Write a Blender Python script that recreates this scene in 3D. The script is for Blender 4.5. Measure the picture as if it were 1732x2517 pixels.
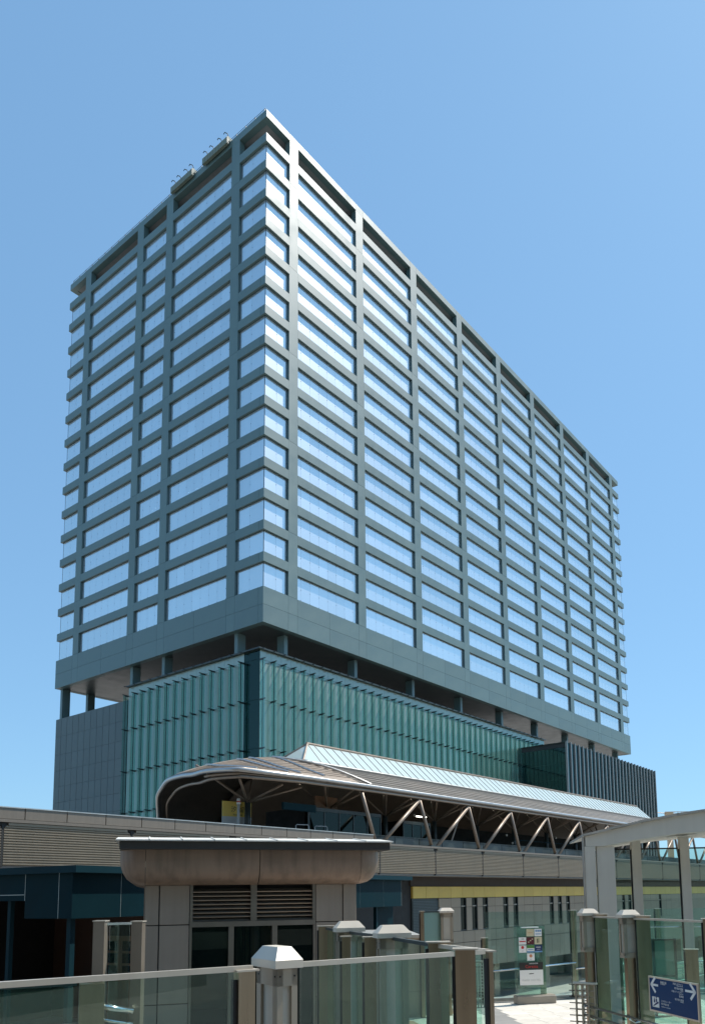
import bpy, math, random
from mathutils import Vector, Matrix
R = math.radians
random.seed(7)
scene = bpy.context.scene
COL = scene.collection
for o in list(bpy.data.objects):
    bpy.data.objects.remove(o)

# ------------------------------------------------------------------ camera
EYE = 9.0                      # eye height above the street (z = 0); the plaza deck is at z = 6
F, PX, PY, TH, ROLL = 1909.77, 977.58, 1975.55, 0.1179, 0.0136     # solved from the photo (1732 x 2517)
W0, H0 = 1732.0, 2517.0
cam_d = bpy.data.cameras.new('camera')
cam = bpy.data.objects.new('camera', cam_d)
COL.objects.link(cam)
cam_d.sensor_fit = 'VERTICAL'
cam_d.sensor_height = 36.0
cam_d.lens = F / H0 * 36.0
cam_d.shift_x = (W0 / 2 - PX) / H0
cam_d.shift_y = (PY - H0 / 2) / H0
cam_d.clip_start = 0.1
cam_d.clip_end = 6000
r0 = Vector((1, 0, 0)); u0 = Vector((0, -math.sin(TH), math.cos(TH))); f0 = Vector((0, math.cos(TH), math.sin(TH)))
rv = r0 * math.cos(ROLL) - u0 * math.sin(ROLL)
uv = r0 * math.sin(ROLL) + u0 * math.cos(ROLL)
M = Matrix((rv, uv, -f0)).transposed().to_4x4()
M.translation = Vector((0, 0, EYE))
cam.matrix_world = M
scene.camera = cam

# ------------------------------------------------------------------ sky, sun, exposure
SUN_AZ, SUN_EL = 62.0, 57.0    # degrees right of straight ahead, above the horizon
world = bpy.data.worlds.new('World'); scene.world = world; world.use_nodes = True
wn = world.node_tree.nodes; wl = world.node_tree.links
sky = wn.new('ShaderNodeTexSky'); sky.sky_type = 'NISHITA'; sky.sun_disc = False
sky.sun_elevation = R(SUN_EL); sky.sun_rotation = R(SUN_AZ)
sky.altitude = 0; sky.air_density = 1.0; sky.dust_density = 0.5; sky.ozone_density = 1.0
bg = wn['Background']; bg.inputs['Strength'].default_value = 0.12
# the photograph's rendering of blue: one tone curve and colour balance over the whole sky
def wmath(op, a, vec=None, scale=None):
    nd_ = wn.new('ShaderNodeVectorMath'); nd_.operation = op; wl.new(a, nd_.inputs[0])
    if vec: nd_.inputs[1].default_value = vec
    if scale: nd_.inputs['Scale'].default_value = scale
    return nd_.outputs[0]
gm = wn.new('ShaderNodeGamma'); gm.inputs['Gamma'].default_value = 0.45
wl.new(wmath('SCALE', sky.outputs['Color'], scale=0.12), gm.inputs['Color'])
wl.new(wmath('MULTIPLY', gm.outputs['Color'], vec=(3.45, 5.6, 7.45)), bg.inputs['Color'])
sun_d = bpy.data.lights.new('sun', 'SUN'); sun_d.energy = 4.6; sun_d.angle = R(0.53); sun_d.color = (1.0, 0.95, 0.87)
sun = bpy.data.objects.new('sun', sun_d); COL.objects.link(sun)
sdir = Vector((math.sin(R(SUN_AZ)) * math.cos(R(SUN_EL)), math.cos(R(SUN_AZ)) * math.cos(R(SUN_EL)), math.sin(R(SUN_EL))))
sun.rotation_euler = sdir.to_track_quat('Z', 'Y').to_euler()
sun.location = (30, 0, 150)
vs = scene.view_settings
vs.view_transform = 'Standard'; vs.look = 'None'; vs.gamma = 1.0; vs.use_curve_mapping = False
vs.exposure = 0.3
scene.cycles.caustics_reflective = False; scene.cycles.caustics_refractive = False

# ------------------------------------------------------------------ pixel helpers (photo pixel -> direction -> surface)
def ray(x, y):
    X, Y = (x - PX) / F, (PY - y) / F
    X, Y = X * math.cos(ROLL) + Y * math.sin(ROLL), -X * math.sin(ROLL) + Y * math.cos(ROLL)
    return Vector((X, math.cos(TH) - Y * math.sin(TH), math.sin(TH) + Y * math.cos(TH)))
def on_z(x, y, z):                       # point of the pixel's ray at world height z
    d = ray(x, y); return d * ((z - EYE) / d.z) + Vector((0, 0, EYE))
def on_depth(x, y, dep):
    d = ray(x, y); return d * (dep / d.y) + Vector((0, 0, EYE))
def on_plane(x, y, p, n):
    d = ray(x, y); e = Vector((0, 0, EYE)); return e + d * ((Vector(p) - e).dot(n) / d.dot(n))

# ------------------------------------------------------------------ materials
def pmat(name, col, rough=0.6, metal=0.0, spec=0.5, nscale=2.0, namt=0.12, bump=0.0, bscale=60.0, rand=0.0,
         streak=0.0, coat=0.0, stretch=(1, 1, 1)):
    m = bpy.data.materials.new(name); m.use_nodes = True
    nt = m.node_tree; n = nt.nodes; l = nt.links
    b = n['Principled BSDF']
    b.inputs['Roughness'].default_value = rough; b.inputs['Metallic'].default_value = metal
    b.inputs['Specular IOR Level'].default_value = spec
    if coat: b.inputs['Coat Weight'].default_value = coat; b.inputs['Coat Roughness'].default_value = 0.12
    tc = n.new('ShaderNodeTexCoord'); mp = n.new('ShaderNodeMapping')
    mp.inputs['Scale'].default_value = stretch
    l.new(tc.outputs['Object'], mp.inputs['Vector'])
    nz = n.new('ShaderNodeTexNoise'); nz.inputs['Scale'].default_value = nscale; nz.inputs['Detail'].default_value = 6
    nz.inputs['Roughness'].default_value = 0.6
    l.new(mp.outputs['Vector'], nz.inputs['Vector'])
    mr = n.new('ShaderNodeMapRange'); mr.inputs['From Min'].default_value = 0.3; mr.inputs['From Max'].default_value = 0.7
    mr.inputs['To Min'].default_value = 1 - namt; mr.inputs['To Max'].default_value = 1 + namt
    l.new(nz.outputs['Fac'], mr.inputs['Value'])
    val = mr.outputs['Result']
    if rand:
        oi = n.new('ShaderNodeObjectInfo'); m2 = n.new('ShaderNodeMapRange')
        m2.inputs['To Min'].default_value = 1 - rand; m2.inputs['To Max'].default_value = 1 + rand
        l.new(oi.outputs['Random'], m2.inputs['Value'])
        mu = n.new('ShaderNodeMath'); mu.operation = 'MULTIPLY'
        l.new(val, mu.inputs[0]); l.new(m2.outputs['Result'], mu.inputs[1]); val = mu.outputs[0]
    if streak:      # vertical rain streaks: noise stretched along z
        m3 = n.new('ShaderNodeMapping'); m3.inputs['Scale'].default_value = (7, 7, 0.35)
        l.new(tc.outputs['Object'], m3.inputs['Vector'])
        n3 = n.new('ShaderNodeTexNoise'); n3.inputs['Scale'].default_value = 1.0; n3.inputs['Detail'].default_value = 5
        l.new(m3.outputs['Vector'], n3.inputs['Vector'])
        r3 = n.new('ShaderNodeMapRange'); r3.inputs['From Min'].default_value = 0.42; r3.inputs['From Max'].default_value = 0.68
        r3.inputs['To Min'].default_value = 1.0; r3.inputs['To Max'].default_value = 1 - streak
        l.new(n3.outputs['Fac'], r3.inputs['Value'])
        mu = n.new('ShaderNodeMath'); mu.operation = 'MULTIPLY'
        l.new(val, mu.inputs[0]); l.new(r3.outputs['Result'], mu.inputs[1]); val = mu.outputs[0]
    vm = n.new('ShaderNodeVectorMath'); vm.operation = 'SCALE'; vm.inputs[0].default_value = col
    l.new(val, vm.inputs['Scale']); l.new(vm.outputs['Vector'], b.inputs['Base Color'])
    rr = n.new('ShaderNodeMapRange'); rr.inputs['From Min'].default_value = 0.3; rr.inputs['From Max'].default_value = 0.7
    rr.inputs['To Min'].default_value = max(0.02, rough * 0.85); rr.inputs['To Max'].default_value = min(1, rough * 1.15)
    l.new(nz.outputs['Fac'], rr.inputs['Value']); l.new(rr.outputs['Result'], b.inputs['Roughness'])
    if bump:
        nb = n.new('ShaderNodeTexNoise'); nb.inputs['Scale'].default_value = bscale; nb.inputs['Detail'].default_value = 4
        l.new(mp.outputs['Vector'], nb.inputs['Vector'])
        bp = n.new('ShaderNodeBump'); bp.inputs['Strength'].default_value = bump; bp.inputs['Distance'].default_value = 0.01
        l.new(nb.outputs['Fac'], bp.inputs['Height']); l.new(bp.outputs['Normal'], b.inputs['Normal'])
    return m

def gmat(name, tint, refl=(1, 1, 1), base=0.06, trans=1.0, body=(0.02, 0.05, 0.05), rough=0.0, wav=0.0, ior=1.5, rand=0.0, sheen=0.0):
    """glass: transparent tint mixed with a dark body, a fresnel + constant mirror layer on top"""
    m = bpy.data.materials.new(name); m.use_nodes = True
    nt = m.node_tree; n = nt.nodes; l = nt.links
    n.remove(n['Principled BSDF']); out = n['Material Output']
    tr = n.new('ShaderNodeBsdfTransparent'); tr.inputs['Color'].default_value = (*tint, 1)
    df = n.new('ShaderNodeBsdfDiffuse'); df.inputs['Color'].default_value = (*body, 1)
    gl = n.new('ShaderNodeBsdfGlossy'); gl.inputs['Color'].default_value = (*refl, 1); gl.inputs['Roughness'].default_value = rough
    m1 = n.new('ShaderNodeMixShader'); m1.inputs[0].default_value = trans
    l.new(df.outputs[0], m1.inputs[1]); l.new(tr.outputs[0], m1.inputs[2])
    lw = n.new('ShaderNodeLayerWeight'); pw = n.new('ShaderNodeMath'); pw.operation = 'POWER'; pw.inputs[1].default_value = 5.0
    l.new(lw.outputs['Facing'], pw.inputs[0])                 # Schlick, the same from both sides of the pane
    mx = n.new('ShaderNodeMath'); mx.operation = 'MULTIPLY_ADD'
    mx.inputs[1].default_value = 1 - base; mx.inputs[2].default_value = base
    l.new(pw.outputs[0], mx.inputs[0])
    fac = mx.outputs[0]
    if rand:
        oi = n.new('ShaderNodeObjectInfo'); m2 = n.new('ShaderNodeMapRange')
        m2.inputs['To Min'].default_value = 1 - rand; m2.inputs['To Max'].default_value = 1
        l.new(oi.outputs['Random'], m2.inputs['Value'])
        mu = n.new('ShaderNodeMath'); mu.operation = 'MULTIPLY'
        l.new(fac, mu.inputs[0]); l.new(m2.outputs['Result'], mu.inputs[1]); fac = mu.outputs[0]
    m2s = n.new('ShaderNodeMixShader'); l.new(fac, m2s.inputs[0])
    gout = gl.outputs[0]
    if sheen:        # white sun sheen put in as a weak, wide lobe beside the mirror
        g2 = n.new('ShaderNodeBsdfGlossy'); g2.inputs['Color'].default_value = (1, 1, 1, 1); g2.inputs['Roughness'].default_value = 0.48
        mg = n.new('ShaderNodeMixShader'); mg.inputs[0].default_value = sheen
        l.new(gl.outputs[0], mg.inputs[1]); l.new(g2.outputs[0], mg.inputs[2]); gout = mg.outputs[0]
    l.new(m1.outputs[0], m2s.inputs[1]); l.new(gout, m2s.inputs[2])
    l.new(m2s.outputs[0], out.inputs['Surface'])
    if wav:
        tc = n.new('ShaderNodeTexCoord'); nz = n.new('ShaderNodeTexNoise'); nz.inputs['Scale'].default_value = 0.5
        nz.inputs['Detail'].default_value = 2
        l.new(tc.outputs['Object'], nz.inputs['Vector'])
        bp = n.new('ShaderNodeBump'); bp.inputs['Strength'].default_value = wav; bp.inputs['Distance'].default_value = 0.05
        l.new(nz.outputs['Fac'], bp.inputs['Height']); l.new(bp.outputs['Normal'], gl.inputs['Normal'])
    return m

def emat(name, col, s):
    m = bpy.data.materials.new(name); m.use_nodes = True
    b = m.node_tree.nodes['Principled BSDF']
    b.inputs['Base Color'].default_value = (*col, 1); b.inputs['Emission Color'].default_value = (*col, 1)
    b.inputs['Emission Strength'].default_value = s
    return m

MT = {
 'stone': pmat('tower_stone', (0.11, 0.185, 0.185), rough=0.5, spec=0.9, nscale=0.35, namt=0.08, bump=0.0, bscale=14, rand=0.05),
 'oppstone': pmat('opposite_stone', (0.34, 0.30, 0.25), rough=0.7),
 'soffit': pmat('soffit_metal', (0.05, 0.065, 0.065), rough=0.35, spec=0.5, nscale=0.5, namt=0.06),
 'dark': pmat('dark_core', (0.05, 0.055, 0.055), rough=0.7),
 'slab': pmat('floor_slab', (0.30, 0.31, 0.31), rough=0.8),
 'winglass': gmat('tower_glass', (0.45, 0.6, 0.66), refl=(0.84, 0.96, 1.0), base=0.92, trans=0.5, body=(0.02, 0.05, 0.07), wav=0.02, rand=0.09, sheen=0.36),
 'winframe': pmat('window_frame', (0.03, 0.04, 0.045), rough=0.4, spec=0.4),
 'podstone': pmat('podium_stone', (0.105, 0.14, 0.14), rough=0.5, nscale=0.6, namt=0.08, bump=0.15, bscale=18, rand=0.06, streak=0.08),
 'atrglass': gmat('atrium_glass', (0.45, 0.68, 0.62), refl=(0.75, 0.97, 0.92), base=0.15, trans=0.33, body=(0.44, 0.53, 0.47), wav=0.0, rand=0.1),
 'corglass': gmat('corner_glass', (0.30, 0.50, 0.45), refl=(0.6, 0.85, 0.8), base=0.05, trans=0.85, body=(0.02, 0.05, 0.045), wav=0.015),
 'finglass': gmat('fin_glass', (0.74, 0.92, 0.885), refl=(0.75, 1.0, 0.94), base=0.05, trans=0.86, body=(0.24, 0.38, 0.35)),
 'steel_dark': pmat('dark_steel', (0.04, 0.055, 0.055), rough=0.4, spec=0.5),
 'atrwall': pmat('atrium_wall', (0.42, 0.44, 0.40), rough=0.7, nscale=0.4, namt=0.1),
 'annexglass': gmat('annex_glass', (0.05, 0.1, 0.1), refl=(0.5, 0.68, 0.68), base=0.16, trans=0.15, body=(0.008, 0.03, 0.032), wav=0.01, rand=0.15),
 'annexfin': pmat('annex_fin', (0.30, 0.32, 0.31), rough=0.4, metal=0.1),
 'corr': pmat('corrugated_panel', (0.31, 0.258, 0.19), rough=0.45, metal=0.25, spec=0.4, nscale=0.8, namt=0.07, rand=0.04, streak=0.06),
 'parapet': pmat('parapet_panel', (0.245, 0.208, 0.165), rough=0.5, nscale=0.9, namt=0.06, rand=0.04, streak=0.08),
 'coping': pmat('coping_metal', (0.55, 0.54, 0.50), rough=0.35, metal=0.5),
 'concrete': pmat('concrete', (0.28, 0.27, 0.25), rough=0.85, nscale=1.5, namt=0.15, bump=0.2, bscale=25),
 'brownshade': pmat('shade_brown', (0.06, 0.045, 0.035), rough=0.7),
 'yellow': pmat('yellow_panel', (0.80, 0.57, 0.13), rough=0.5, nscale=0.7, namt=0.06, rand=0.05, streak=0.05),
 'wallpanel': pmat('concourse_panel', (0.40, 0.32, 0.225), rough=0.6, nscale=0.8, namt=0.06, rand=0.05, streak=0.05),
 'joint': pmat('dark_joint', (0.04, 0.04, 0.038), rough=0.8),
 'darkglass': gmat('dark_window', (0.1, 0.2, 0.18), refl=(0.8, 0.95, 0.9), base=0.03, trans=0.25, body=(0.006, 0.012, 0.011)),
 'roofmetal': pmat('roof_sheet', (0.19, 0.16, 0.13), rough=0.45, metal=0.4, nscale=1.2, namt=0.14, stretch=(0.3, 1, 1), streak=0.12),
 'roofin': pmat('roof_lining', (0.30, 0.235, 0.18), rough=0.6, nscale=0.8, namt=0.12),
 'silver': pmat('silver_tube', (0.50, 0.49, 0.47), rough=0.35, metal=0.8, nscale=3, namt=0.08),
 'browntube': pmat('brown_tube', (0.30, 0.235, 0.18), rough=0.42, metal=0.3, nscale=2, namt=0.1),
 'skyglass': gmat('skylight_glass', (0.6, 0.75, 0.72), refl=(0.92, 1.0, 0.98), base=0.16, trans=0.22, body=(0.74, 0.82, 0.76), rough=0.05, rand=0.12),
 'skybar': pmat('skylight_bar', (0.25, 0.25, 0.23), rough=0.4, metal=0.4),
 'kiosk': pmat('kiosk_panel', (0.32, 0.265, 0.215), rough=0.5, nscale=1.2, namt=0.06, bump=0.05, bscale=120, rand=0.03, streak=0.10),
 'cornice': pmat('cornice_metal', (0.27, 0.19, 0.14), rough=0.45, metal=0.15, nscale=1.2, namt=0.12, rand=0.06, streak=0.28),
 'kroof': pmat('kiosk_roof', (0.72, 0.70, 0.64), rough=0.45, nscale=1.5, namt=0.08, streak=0.0),
 'louver': pmat('louver_metal', (0.26, 0.22, 0.175), rough=0.4, metal=0.4, rand=0.05),
 'frame': pmat('door_frame', (0.22, 0.20, 0.17), rough=0.35, metal=0.5),
 'navy': pmat('navy_panel', (0.004, 0.024, 0.032), rough=0.5, spec=0.06, nscale=1.0, namt=0.15, rand=0.08),
 'navyedge': pmat('navy_fascia', (0.008, 0.036, 0.048), rough=0.5, spec=0.08, nscale=1.0, namt=0.12),
 'seam': pmat('pale_seam', (0.45, 0.52, 0.5), rough=0.5),
 'black': pmat('interior_shade', (0.012, 0.011, 0.010), rough=0.9),  # near-black colour stands in for the shade inside rooms
 'brownwall': pmat('brown_wall', (0.06, 0.03, 0.018), rough=0.7),
 'stainless': pmat('stainless_post', (0.34, 0.27, 0.19), rough=0.32, metal=0.85, nscale=1.5, namt=0.14, rand=0.05, stretch=(6, 6, 0.4), bump=0.03, bscale=60),
 'rail': pmat('stainless_rail', (0.60, 0.54, 0.45), rough=0.35, metal=0.35, nscale=4, namt=0.06),
 'polish': pmat('polished_tube', (0.75, 0.75, 0.74), rough=0.15, metal=0.95, nscale=4, namt=0.05),
 'rubber': pmat('black_gasket', (0.012, 0.012, 0.012), rough=0.6),
 'lampbox': pmat('lamp_housing', (0.36, 0.31, 0.24), rough=0.42, metal=0.2, nscale=3, namt=0.05),
 'cap': pmat('cap_paint', (0.68, 0.61, 0.50), rough=0.4, nscale=3, namt=0.05),
 'lamplens': pmat('lamp_lens', (0.50, 0.48, 0.41), rough=0.35, nscale=4, namt=0.04),
 'screen': gmat('screen_glass', (0.80, 0.92, 0.885), refl=(0.95, 1.0, 0.98), base=0.035, trans=0.985, body=(0.2, 0.35, 0.3)),
 'screen_far': gmat('far_screen_glass', (0.84, 0.94, 0.915), refl=(0.9, 1.0, 0.98), base=0.04, trans=0.97, body=(0.12, 0.28, 0.25)),
 'frost': gmat('frosted_panel', (0.5, 0.7, 0.65), refl=(0.8, 1.0, 0.95), base=0.06, trans=0.25, body=(0.25, 0.40, 0.36), rough=0.2),
 'white': pmat('white_paint', (0.62, 0.60, 0.53), rough=0.45, nscale=1.0, namt=0.05, rand=0.02, streak=0.05),
 'whitesoff': pmat('white_soffit', (0.62, 0.60, 0.54), rough=0.35, nscale=1.0, namt=0.05),
 'paving': pmat('pale_granite', (0.60, 0.56, 0.49), rough=0.75, nscale=3, namt=0.12, bump=0.15, bscale=80, rand=0.08),
 'brickpave': pmat('orange_paver', (0.42, 0.26, 0.17), rough=0.8, nscale=3, namt=0.14, bump=0.15, bscale=80, rand=0.1),
 'greypave': pmat('grey_paver', (0.24, 0.235, 0.22), rough=0.8, nscale=3, namt=0.14, bump=0.15, bscale=80, rand=0.08),
 'deck': pmat('deck_bed', (0.20, 0.19, 0.17), rough=0.9, nscale=3, namt=0.15),
 'asphalt': pmat('asphalt', (0.05, 0.05, 0.052), rough=0.9, nscale=0.4, namt=0.2, bump=0.3, bscale=40),
 'ground': pmat('street_paving', (0.30, 0.28, 0.25), rough=0.85, nscale=0.3, namt=0.15, bump=0.2, bscale=20),
 'paint': pmat('road_paint', (0.75, 0.74, 0.70), rough=0.7, nscale=4, namt=0.12),
 'base': pmat('totem_base', (0.30, 0.275, 0.235), rough=0.5, nscale=2, namt=0.08),
 'blue': pmat('sign_blue', (0.004, 0.05, 0.15), rough=0.4, spec=0.15, nscale=1.5, namt=0.06),
 'ink_white': pmat('print_white', (0.85, 0.85, 0.83), rough=0.5, namt=0.02),
 'ink_black': pmat('print_black', (0.02, 0.02, 0.02), rough=0.5, namt=0.02),
 'ink_red': pmat('print_red', (0.55, 0.03, 0.03), rough=0.5, namt=0.02),
 'ink_maroon': pmat('print_maroon', (0.10, 0.012, 0.02), rough=0.5, namt=0.02),
 'ink_green': pmat('print_green', (0.09, 0.25, 0.05), rough=0.5, namt=0.02),
 'ink_navy': pmat('print_navy', (0.015, 0.03, 0.12), rough=0.5, namt=0.02),
 'ink_cream': pmat('print_cream', (0.65, 0.57, 0.38), rough=0.5, namt=0.02),
 'ink_orange': pmat('print_orange', (0.6, 0.25, 0.12), rough=0.5, namt=0.02),
 'ink_skyblue': pmat('print_sky_blue', (0.16, 0.32, 0.55), rough=0.5, namt=0.02),
 'ink_grey': pmat('print_grey', (0.55, 0.56, 0.55), rough=0.5, namt=0.02),
 'signyellow': pmat('station_sign_yellow', (0.85, 0.62, 0.12), rough=0.5, namt=0.05),
 'lattice': pmat('lattice_metal', (0.36, 0.30, 0.23), rough=0.45, metal=0.2, nscale=3, namt=0.12),
 'latpale': pmat('lattice_pale', (0.42, 0.44, 0.40), rough=0.5, nscale=3, namt=0.1),
 'cone': pmat('cone_orange', (0.65, 0.10, 0.03), rough=0.5, namt=0.05),
 'beige': pmat('beige_wall', (0.40, 0.37, 0.31), rough=0.7, nscale=1.0, namt=0.08, streak=0.08),
 'crane': pmat('crane_paint', (0.62, 0.42, 0.25), rough=0.5, namt=0.05),
 'cradle': pmat('cradle_paint', (0.17, 0.21, 0.17), rough=0.6, nscale=1.5, namt=0.15),
 'skin': pmat('skin', (0.45, 0.28, 0.20), rough=0.55, namt=0.04),
 'hair': pmat('hair', (0.015, 0.012, 0.01), rough=0.5, namt=0.1),
 'cl_white': pmat('white_cloth', (0.7, 0.7, 0.68), rough=0.8, namt=0.06),
 'cl_dark': pmat('dark_cloth', (0.03, 0.035, 0.045), rough=0.8, namt=0.1),
 'lamp_on': emat('lit_tube', (1.0, 0.93, 0.78), 6.0),
 'office_light': emat('office_light', (0.95, 0.98, 1.0), 9.0),
 'brown_panel': pmat('wood_brown_panel', (0.22, 0.12, 0.06), rough=0.6, namt=0.12),
}

# ------------------------------------------------------------------ mesh helpers
class MB:
    def __init__(s): s.v = []; s.f = []
    def box(s, x0, x1, y0, y1, z0, z1):
        n = len(s.v)
        s.v += [(x0, y0, z0), (x1, y0, z0), (x1, y1, z0), (x0, y1, z0), (x0, y0, z1), (x1, y0, z1), (x1, y1, z1), (x0, y1, z1)]
        s.f += [tuple(n + i for i in q) for q in ((0, 3, 2, 1), (4, 5, 6, 7), (0, 1, 5, 4), (1, 2, 6, 5), (2, 3, 7, 6), (3, 0, 4, 7))]
        return s
    def prism(s, prof, axis, a, b):
        """closed 2-D profile extruded along an axis: axis 0 -> prof is (y,z), 1 -> (x,z), 2 -> (x,y)"""
        n = len(s.v); k = len(prof)
        def mk(p, c):
            return (c, p[0], p[1]) if axis == 0 else (p[0], c, p[1]) if axis == 1 else (p[0], p[1], c)
        s.v += [mk(p, a) for p in prof] + [mk(p, b) for p in prof]
        for i in range(k):
            j = (i + 1) % k
            s.f.append((n + i, n + j, n + k + j, n + k + i))
        s.f.append(tuple(n + i for i in reversed(range(k)))); s.f.append(tuple(n + k + i for i in range(k)))
        return s
    def tube(s, p0, p1, r, n=10, r1=None):
        p0, p1 = Vector(p0), Vector(p1); r1 = r if r1 is None else r1
        d = (p1 - p0).normalized(); a = d.orthogonal().normalized(); b = d.cross(a)
        k = len(s.v)
        for p, q in ((p0, r), (p1, r1)):
            for i in range(n):
                t = 2 * math.pi * i / n; s.v.append(tuple(p + (a * math.cos(t) + b * math.sin(t)) * q))
        for i in range(n):
            j = (i + 1) % n; s.f.append((k + i, k + j, k + n + j, k + n + i))
        s.f.append(tuple(k + i for i in reversed(range(n)))); s.f.append(tuple(k + n + i for i in range(n)))
        return s
    def path(s, pts, r, n=10):
        pts = [Vector(p) for p in pts]; k = len(s.v); prev = None
        for i, p in enumerate(pts):
            d = (pts[min(i + 1, len(pts) - 1)] - pts[max(i - 1, 0)]).normalized()
            if prev is None: a = d.orthogonal().normalized()
            else: a = (prev - d * prev.dot(d)).normalized()
            prev = a; b = d.cross(a)
            for q in range(n):
                t = 2 * math.pi * q / n; s.v.append(tuple(p + (a * math.cos(t) + b * math.sin(t)) * r))
        for i in range(len(pts) - 1):
            for q in range(n):
                j = (q + 1) % n; o = k + i * n
                s.f.append((o + q, o + j, o + n + j, o + n + q))
        s.f.append(tuple(k + i for i in reversed(range(n)))); o = k + (len(pts) - 1) * n
        s.f.append(tuple(o + i for i in range(n)))
        return s
    def mesh(s, name, mats):
        me = bpy.data.meshes.new(name); me.from_pydata(s.v, [], s.f)
        for m in (mats if isinstance(mats, (list, tuple)) else [mats]): me.materials.append(MT[m] if isinstance(m, str) else m)
        me.update(); return me
    def build(s, name, mat, parent=None, loc=(0, 0, 0), smooth=False, **kw):
        me = s.mesh(name, mat)
        if smooth:
            for p in me.polygons: p.use_smooth = True
        return link(name, me, parent, loc, **kw)
def link(name, data, parent=None, loc=(0, 0, 0), rot=(0, 0, 0), label=None, cat=None, group=None, kind=None):
    o = bpy.data.objects.new(name, data); COL.objects.link(o)
    o.location = loc; o.rotation_euler = rot
    if parent: o.parent = parent
    if label: o['label'] = label
    if cat: o['category'] = cat
    if group: o['group'] = group
    if kind: o['kind'] = kind
    return o
def thing(name, label, cat, loc=(0, 0, 0), rz=0.0, group=None):
    return link(name, None, None, loc, (0, 0, rz), label, cat, group)
_bc = {}
def bpart(name, x0, x1, y0, y1, z0, z1, mat, parent, bevel=0.0, rot=(0, 0, 0)):
    """a box part; alike boxes share one mesh"""
    d = (round(x1 - x0, 4), round(y1 - y0, 4), round(z1 - z0, 4)); key = (d, mat, bevel)
    if key not in _bc:
        hx, hy, hz = d[0] / 2, d[1] / 2, d[2] / 2
        if bevel and bevel < min(hx, hy, hz):
            c = bevel; mb = MB()
            # box with its vertical and horizontal edges chamfered (convex hull of three boxes)
            import bmesh
            bm = bmesh.new(); bmesh.ops.create_cube(bm, size=2)
            for v in bm.verts: v.co = Vector((v.co.x * hx, v.co.y * hy, v.co.z * hz))
            bmesh.ops.bevel(bm, geom=list(bm.edges), offset=c, segments=1, affect='EDGES')
            me = bpy.data.meshes.new(name); bm.to_mesh(me); bm.free(); me.materials.append(MT[mat])
        else:
            me = MB().box(-hx, hx, -hy, hy, -hz, hz).mesh(name, mat)
        _bc[key] = me
    return link(name, _bc[key], parent, ((x0 + x1) / 2, (y0 + y1) / 2, (z0 + z1) / 2), rot)
def struct(name, mb, mat, parent=None, loc=(0, 0, 0), rz=0):
    o = mb.build(name, mat, parent, loc, kind=None if parent else 'structure'); o.rotation_euler = (0, 0, rz); return o
def copy_tree(o, parent=None):
    c = o.copy(); COL.objects.link(c); c.parent = parent
    for ch in list(o.children): copy_tree(ch, c)
    return c
def text(name, body, size, mat, parent, loc, rot, align='CENTER', extrude=0.001, sx=1.0):
    cu = bpy.data.curves.new(name, 'FONT'); cu.body = body; cu.size = size; cu.align_x = align; cu.align_y = 'CENTER'
    cu.extrude = extrude; cu.resolution_u = 2
    t = bpy.data.objects.new(name, cu); COL.objects.link(t)
    dg = bpy.context.evaluated_depsgraph_get(); me = bpy.data.meshes.new_from_object(t.evaluated_get(dg))
    bpy.data.objects.remove(t); me.materials.clear(); me.materials.append(MT[mat])
    o = link(name, me, parent, loc, rot); o.scale = (sx, 1, 1); return o

# ================================================================== THE SETTING
struct('ground', MB().box(-3000, 3000, -800, 5200, -0.5, 0.0), 'ground')

# unseen block added behind the viewer, for reflections in the glass and foreground shade
opp = thing('added_block', 'unseen grey office block added behind the viewer for reflections and shade', 'building', (-5, -48, 0), R(6))
bpart('body', -75, 70, -30, -0.4, 0, 62, 'dark', opp)
for k in range(15):
    bpart('band', -75.1, 70.1, -0.4, 0, k * 4.2, k * 4.2 + 1.6, 'oppstone', opp)
    bpart('window_strip', -75, 70, -0.39, -0.2, k * 4.2 + 1.6, k * 4.2 + 4.2, 'darkglass', opp)
# ================================================================== OFFICE TOWER
TA = R(52.536); TC = (-16.895, 95.72, 0)
tower = thing('office_tower', 'tall grey stone office tower with long rows of reflective windows on stilts', 'building', TC, TA)
U, V, RC = 125.7, 50.4, 0.36                     # right face length, left face length, window recess
ZF0, ZF1 = EYE + 35.0, EYE + 39.8                # bottom fascia
SILL = [EYE + 39.8] + [EYE + 44.45 + 4.35 * i for i in range(14)]
BH = 1.28
ZTB0, ZTB1 = EYE + 103.85, EYE + 105.1           # top band
ZR0, ZR1 = EYE + 107.6, EYE + 108.7              # roof slab
TK = 0.9
PILR = [(4.5 + 14.42 * k, 6.2 + 14.42 * k) for k in range(9)]
PILL = [(5.5, 7.2), (20.8, 22.45), (28.45, 30.1), (43.65, 45.3)]
def bays(pil, L):
    e = [0.0]; 
    for a, b in pil: e += [a, b]
    e.append(L); return [(e[i], e[i + 1]) for i in range(0, len(e), 2)]
BR, BL = bays(PILR, U), bays(PILL, V)
G = 0.016
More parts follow.
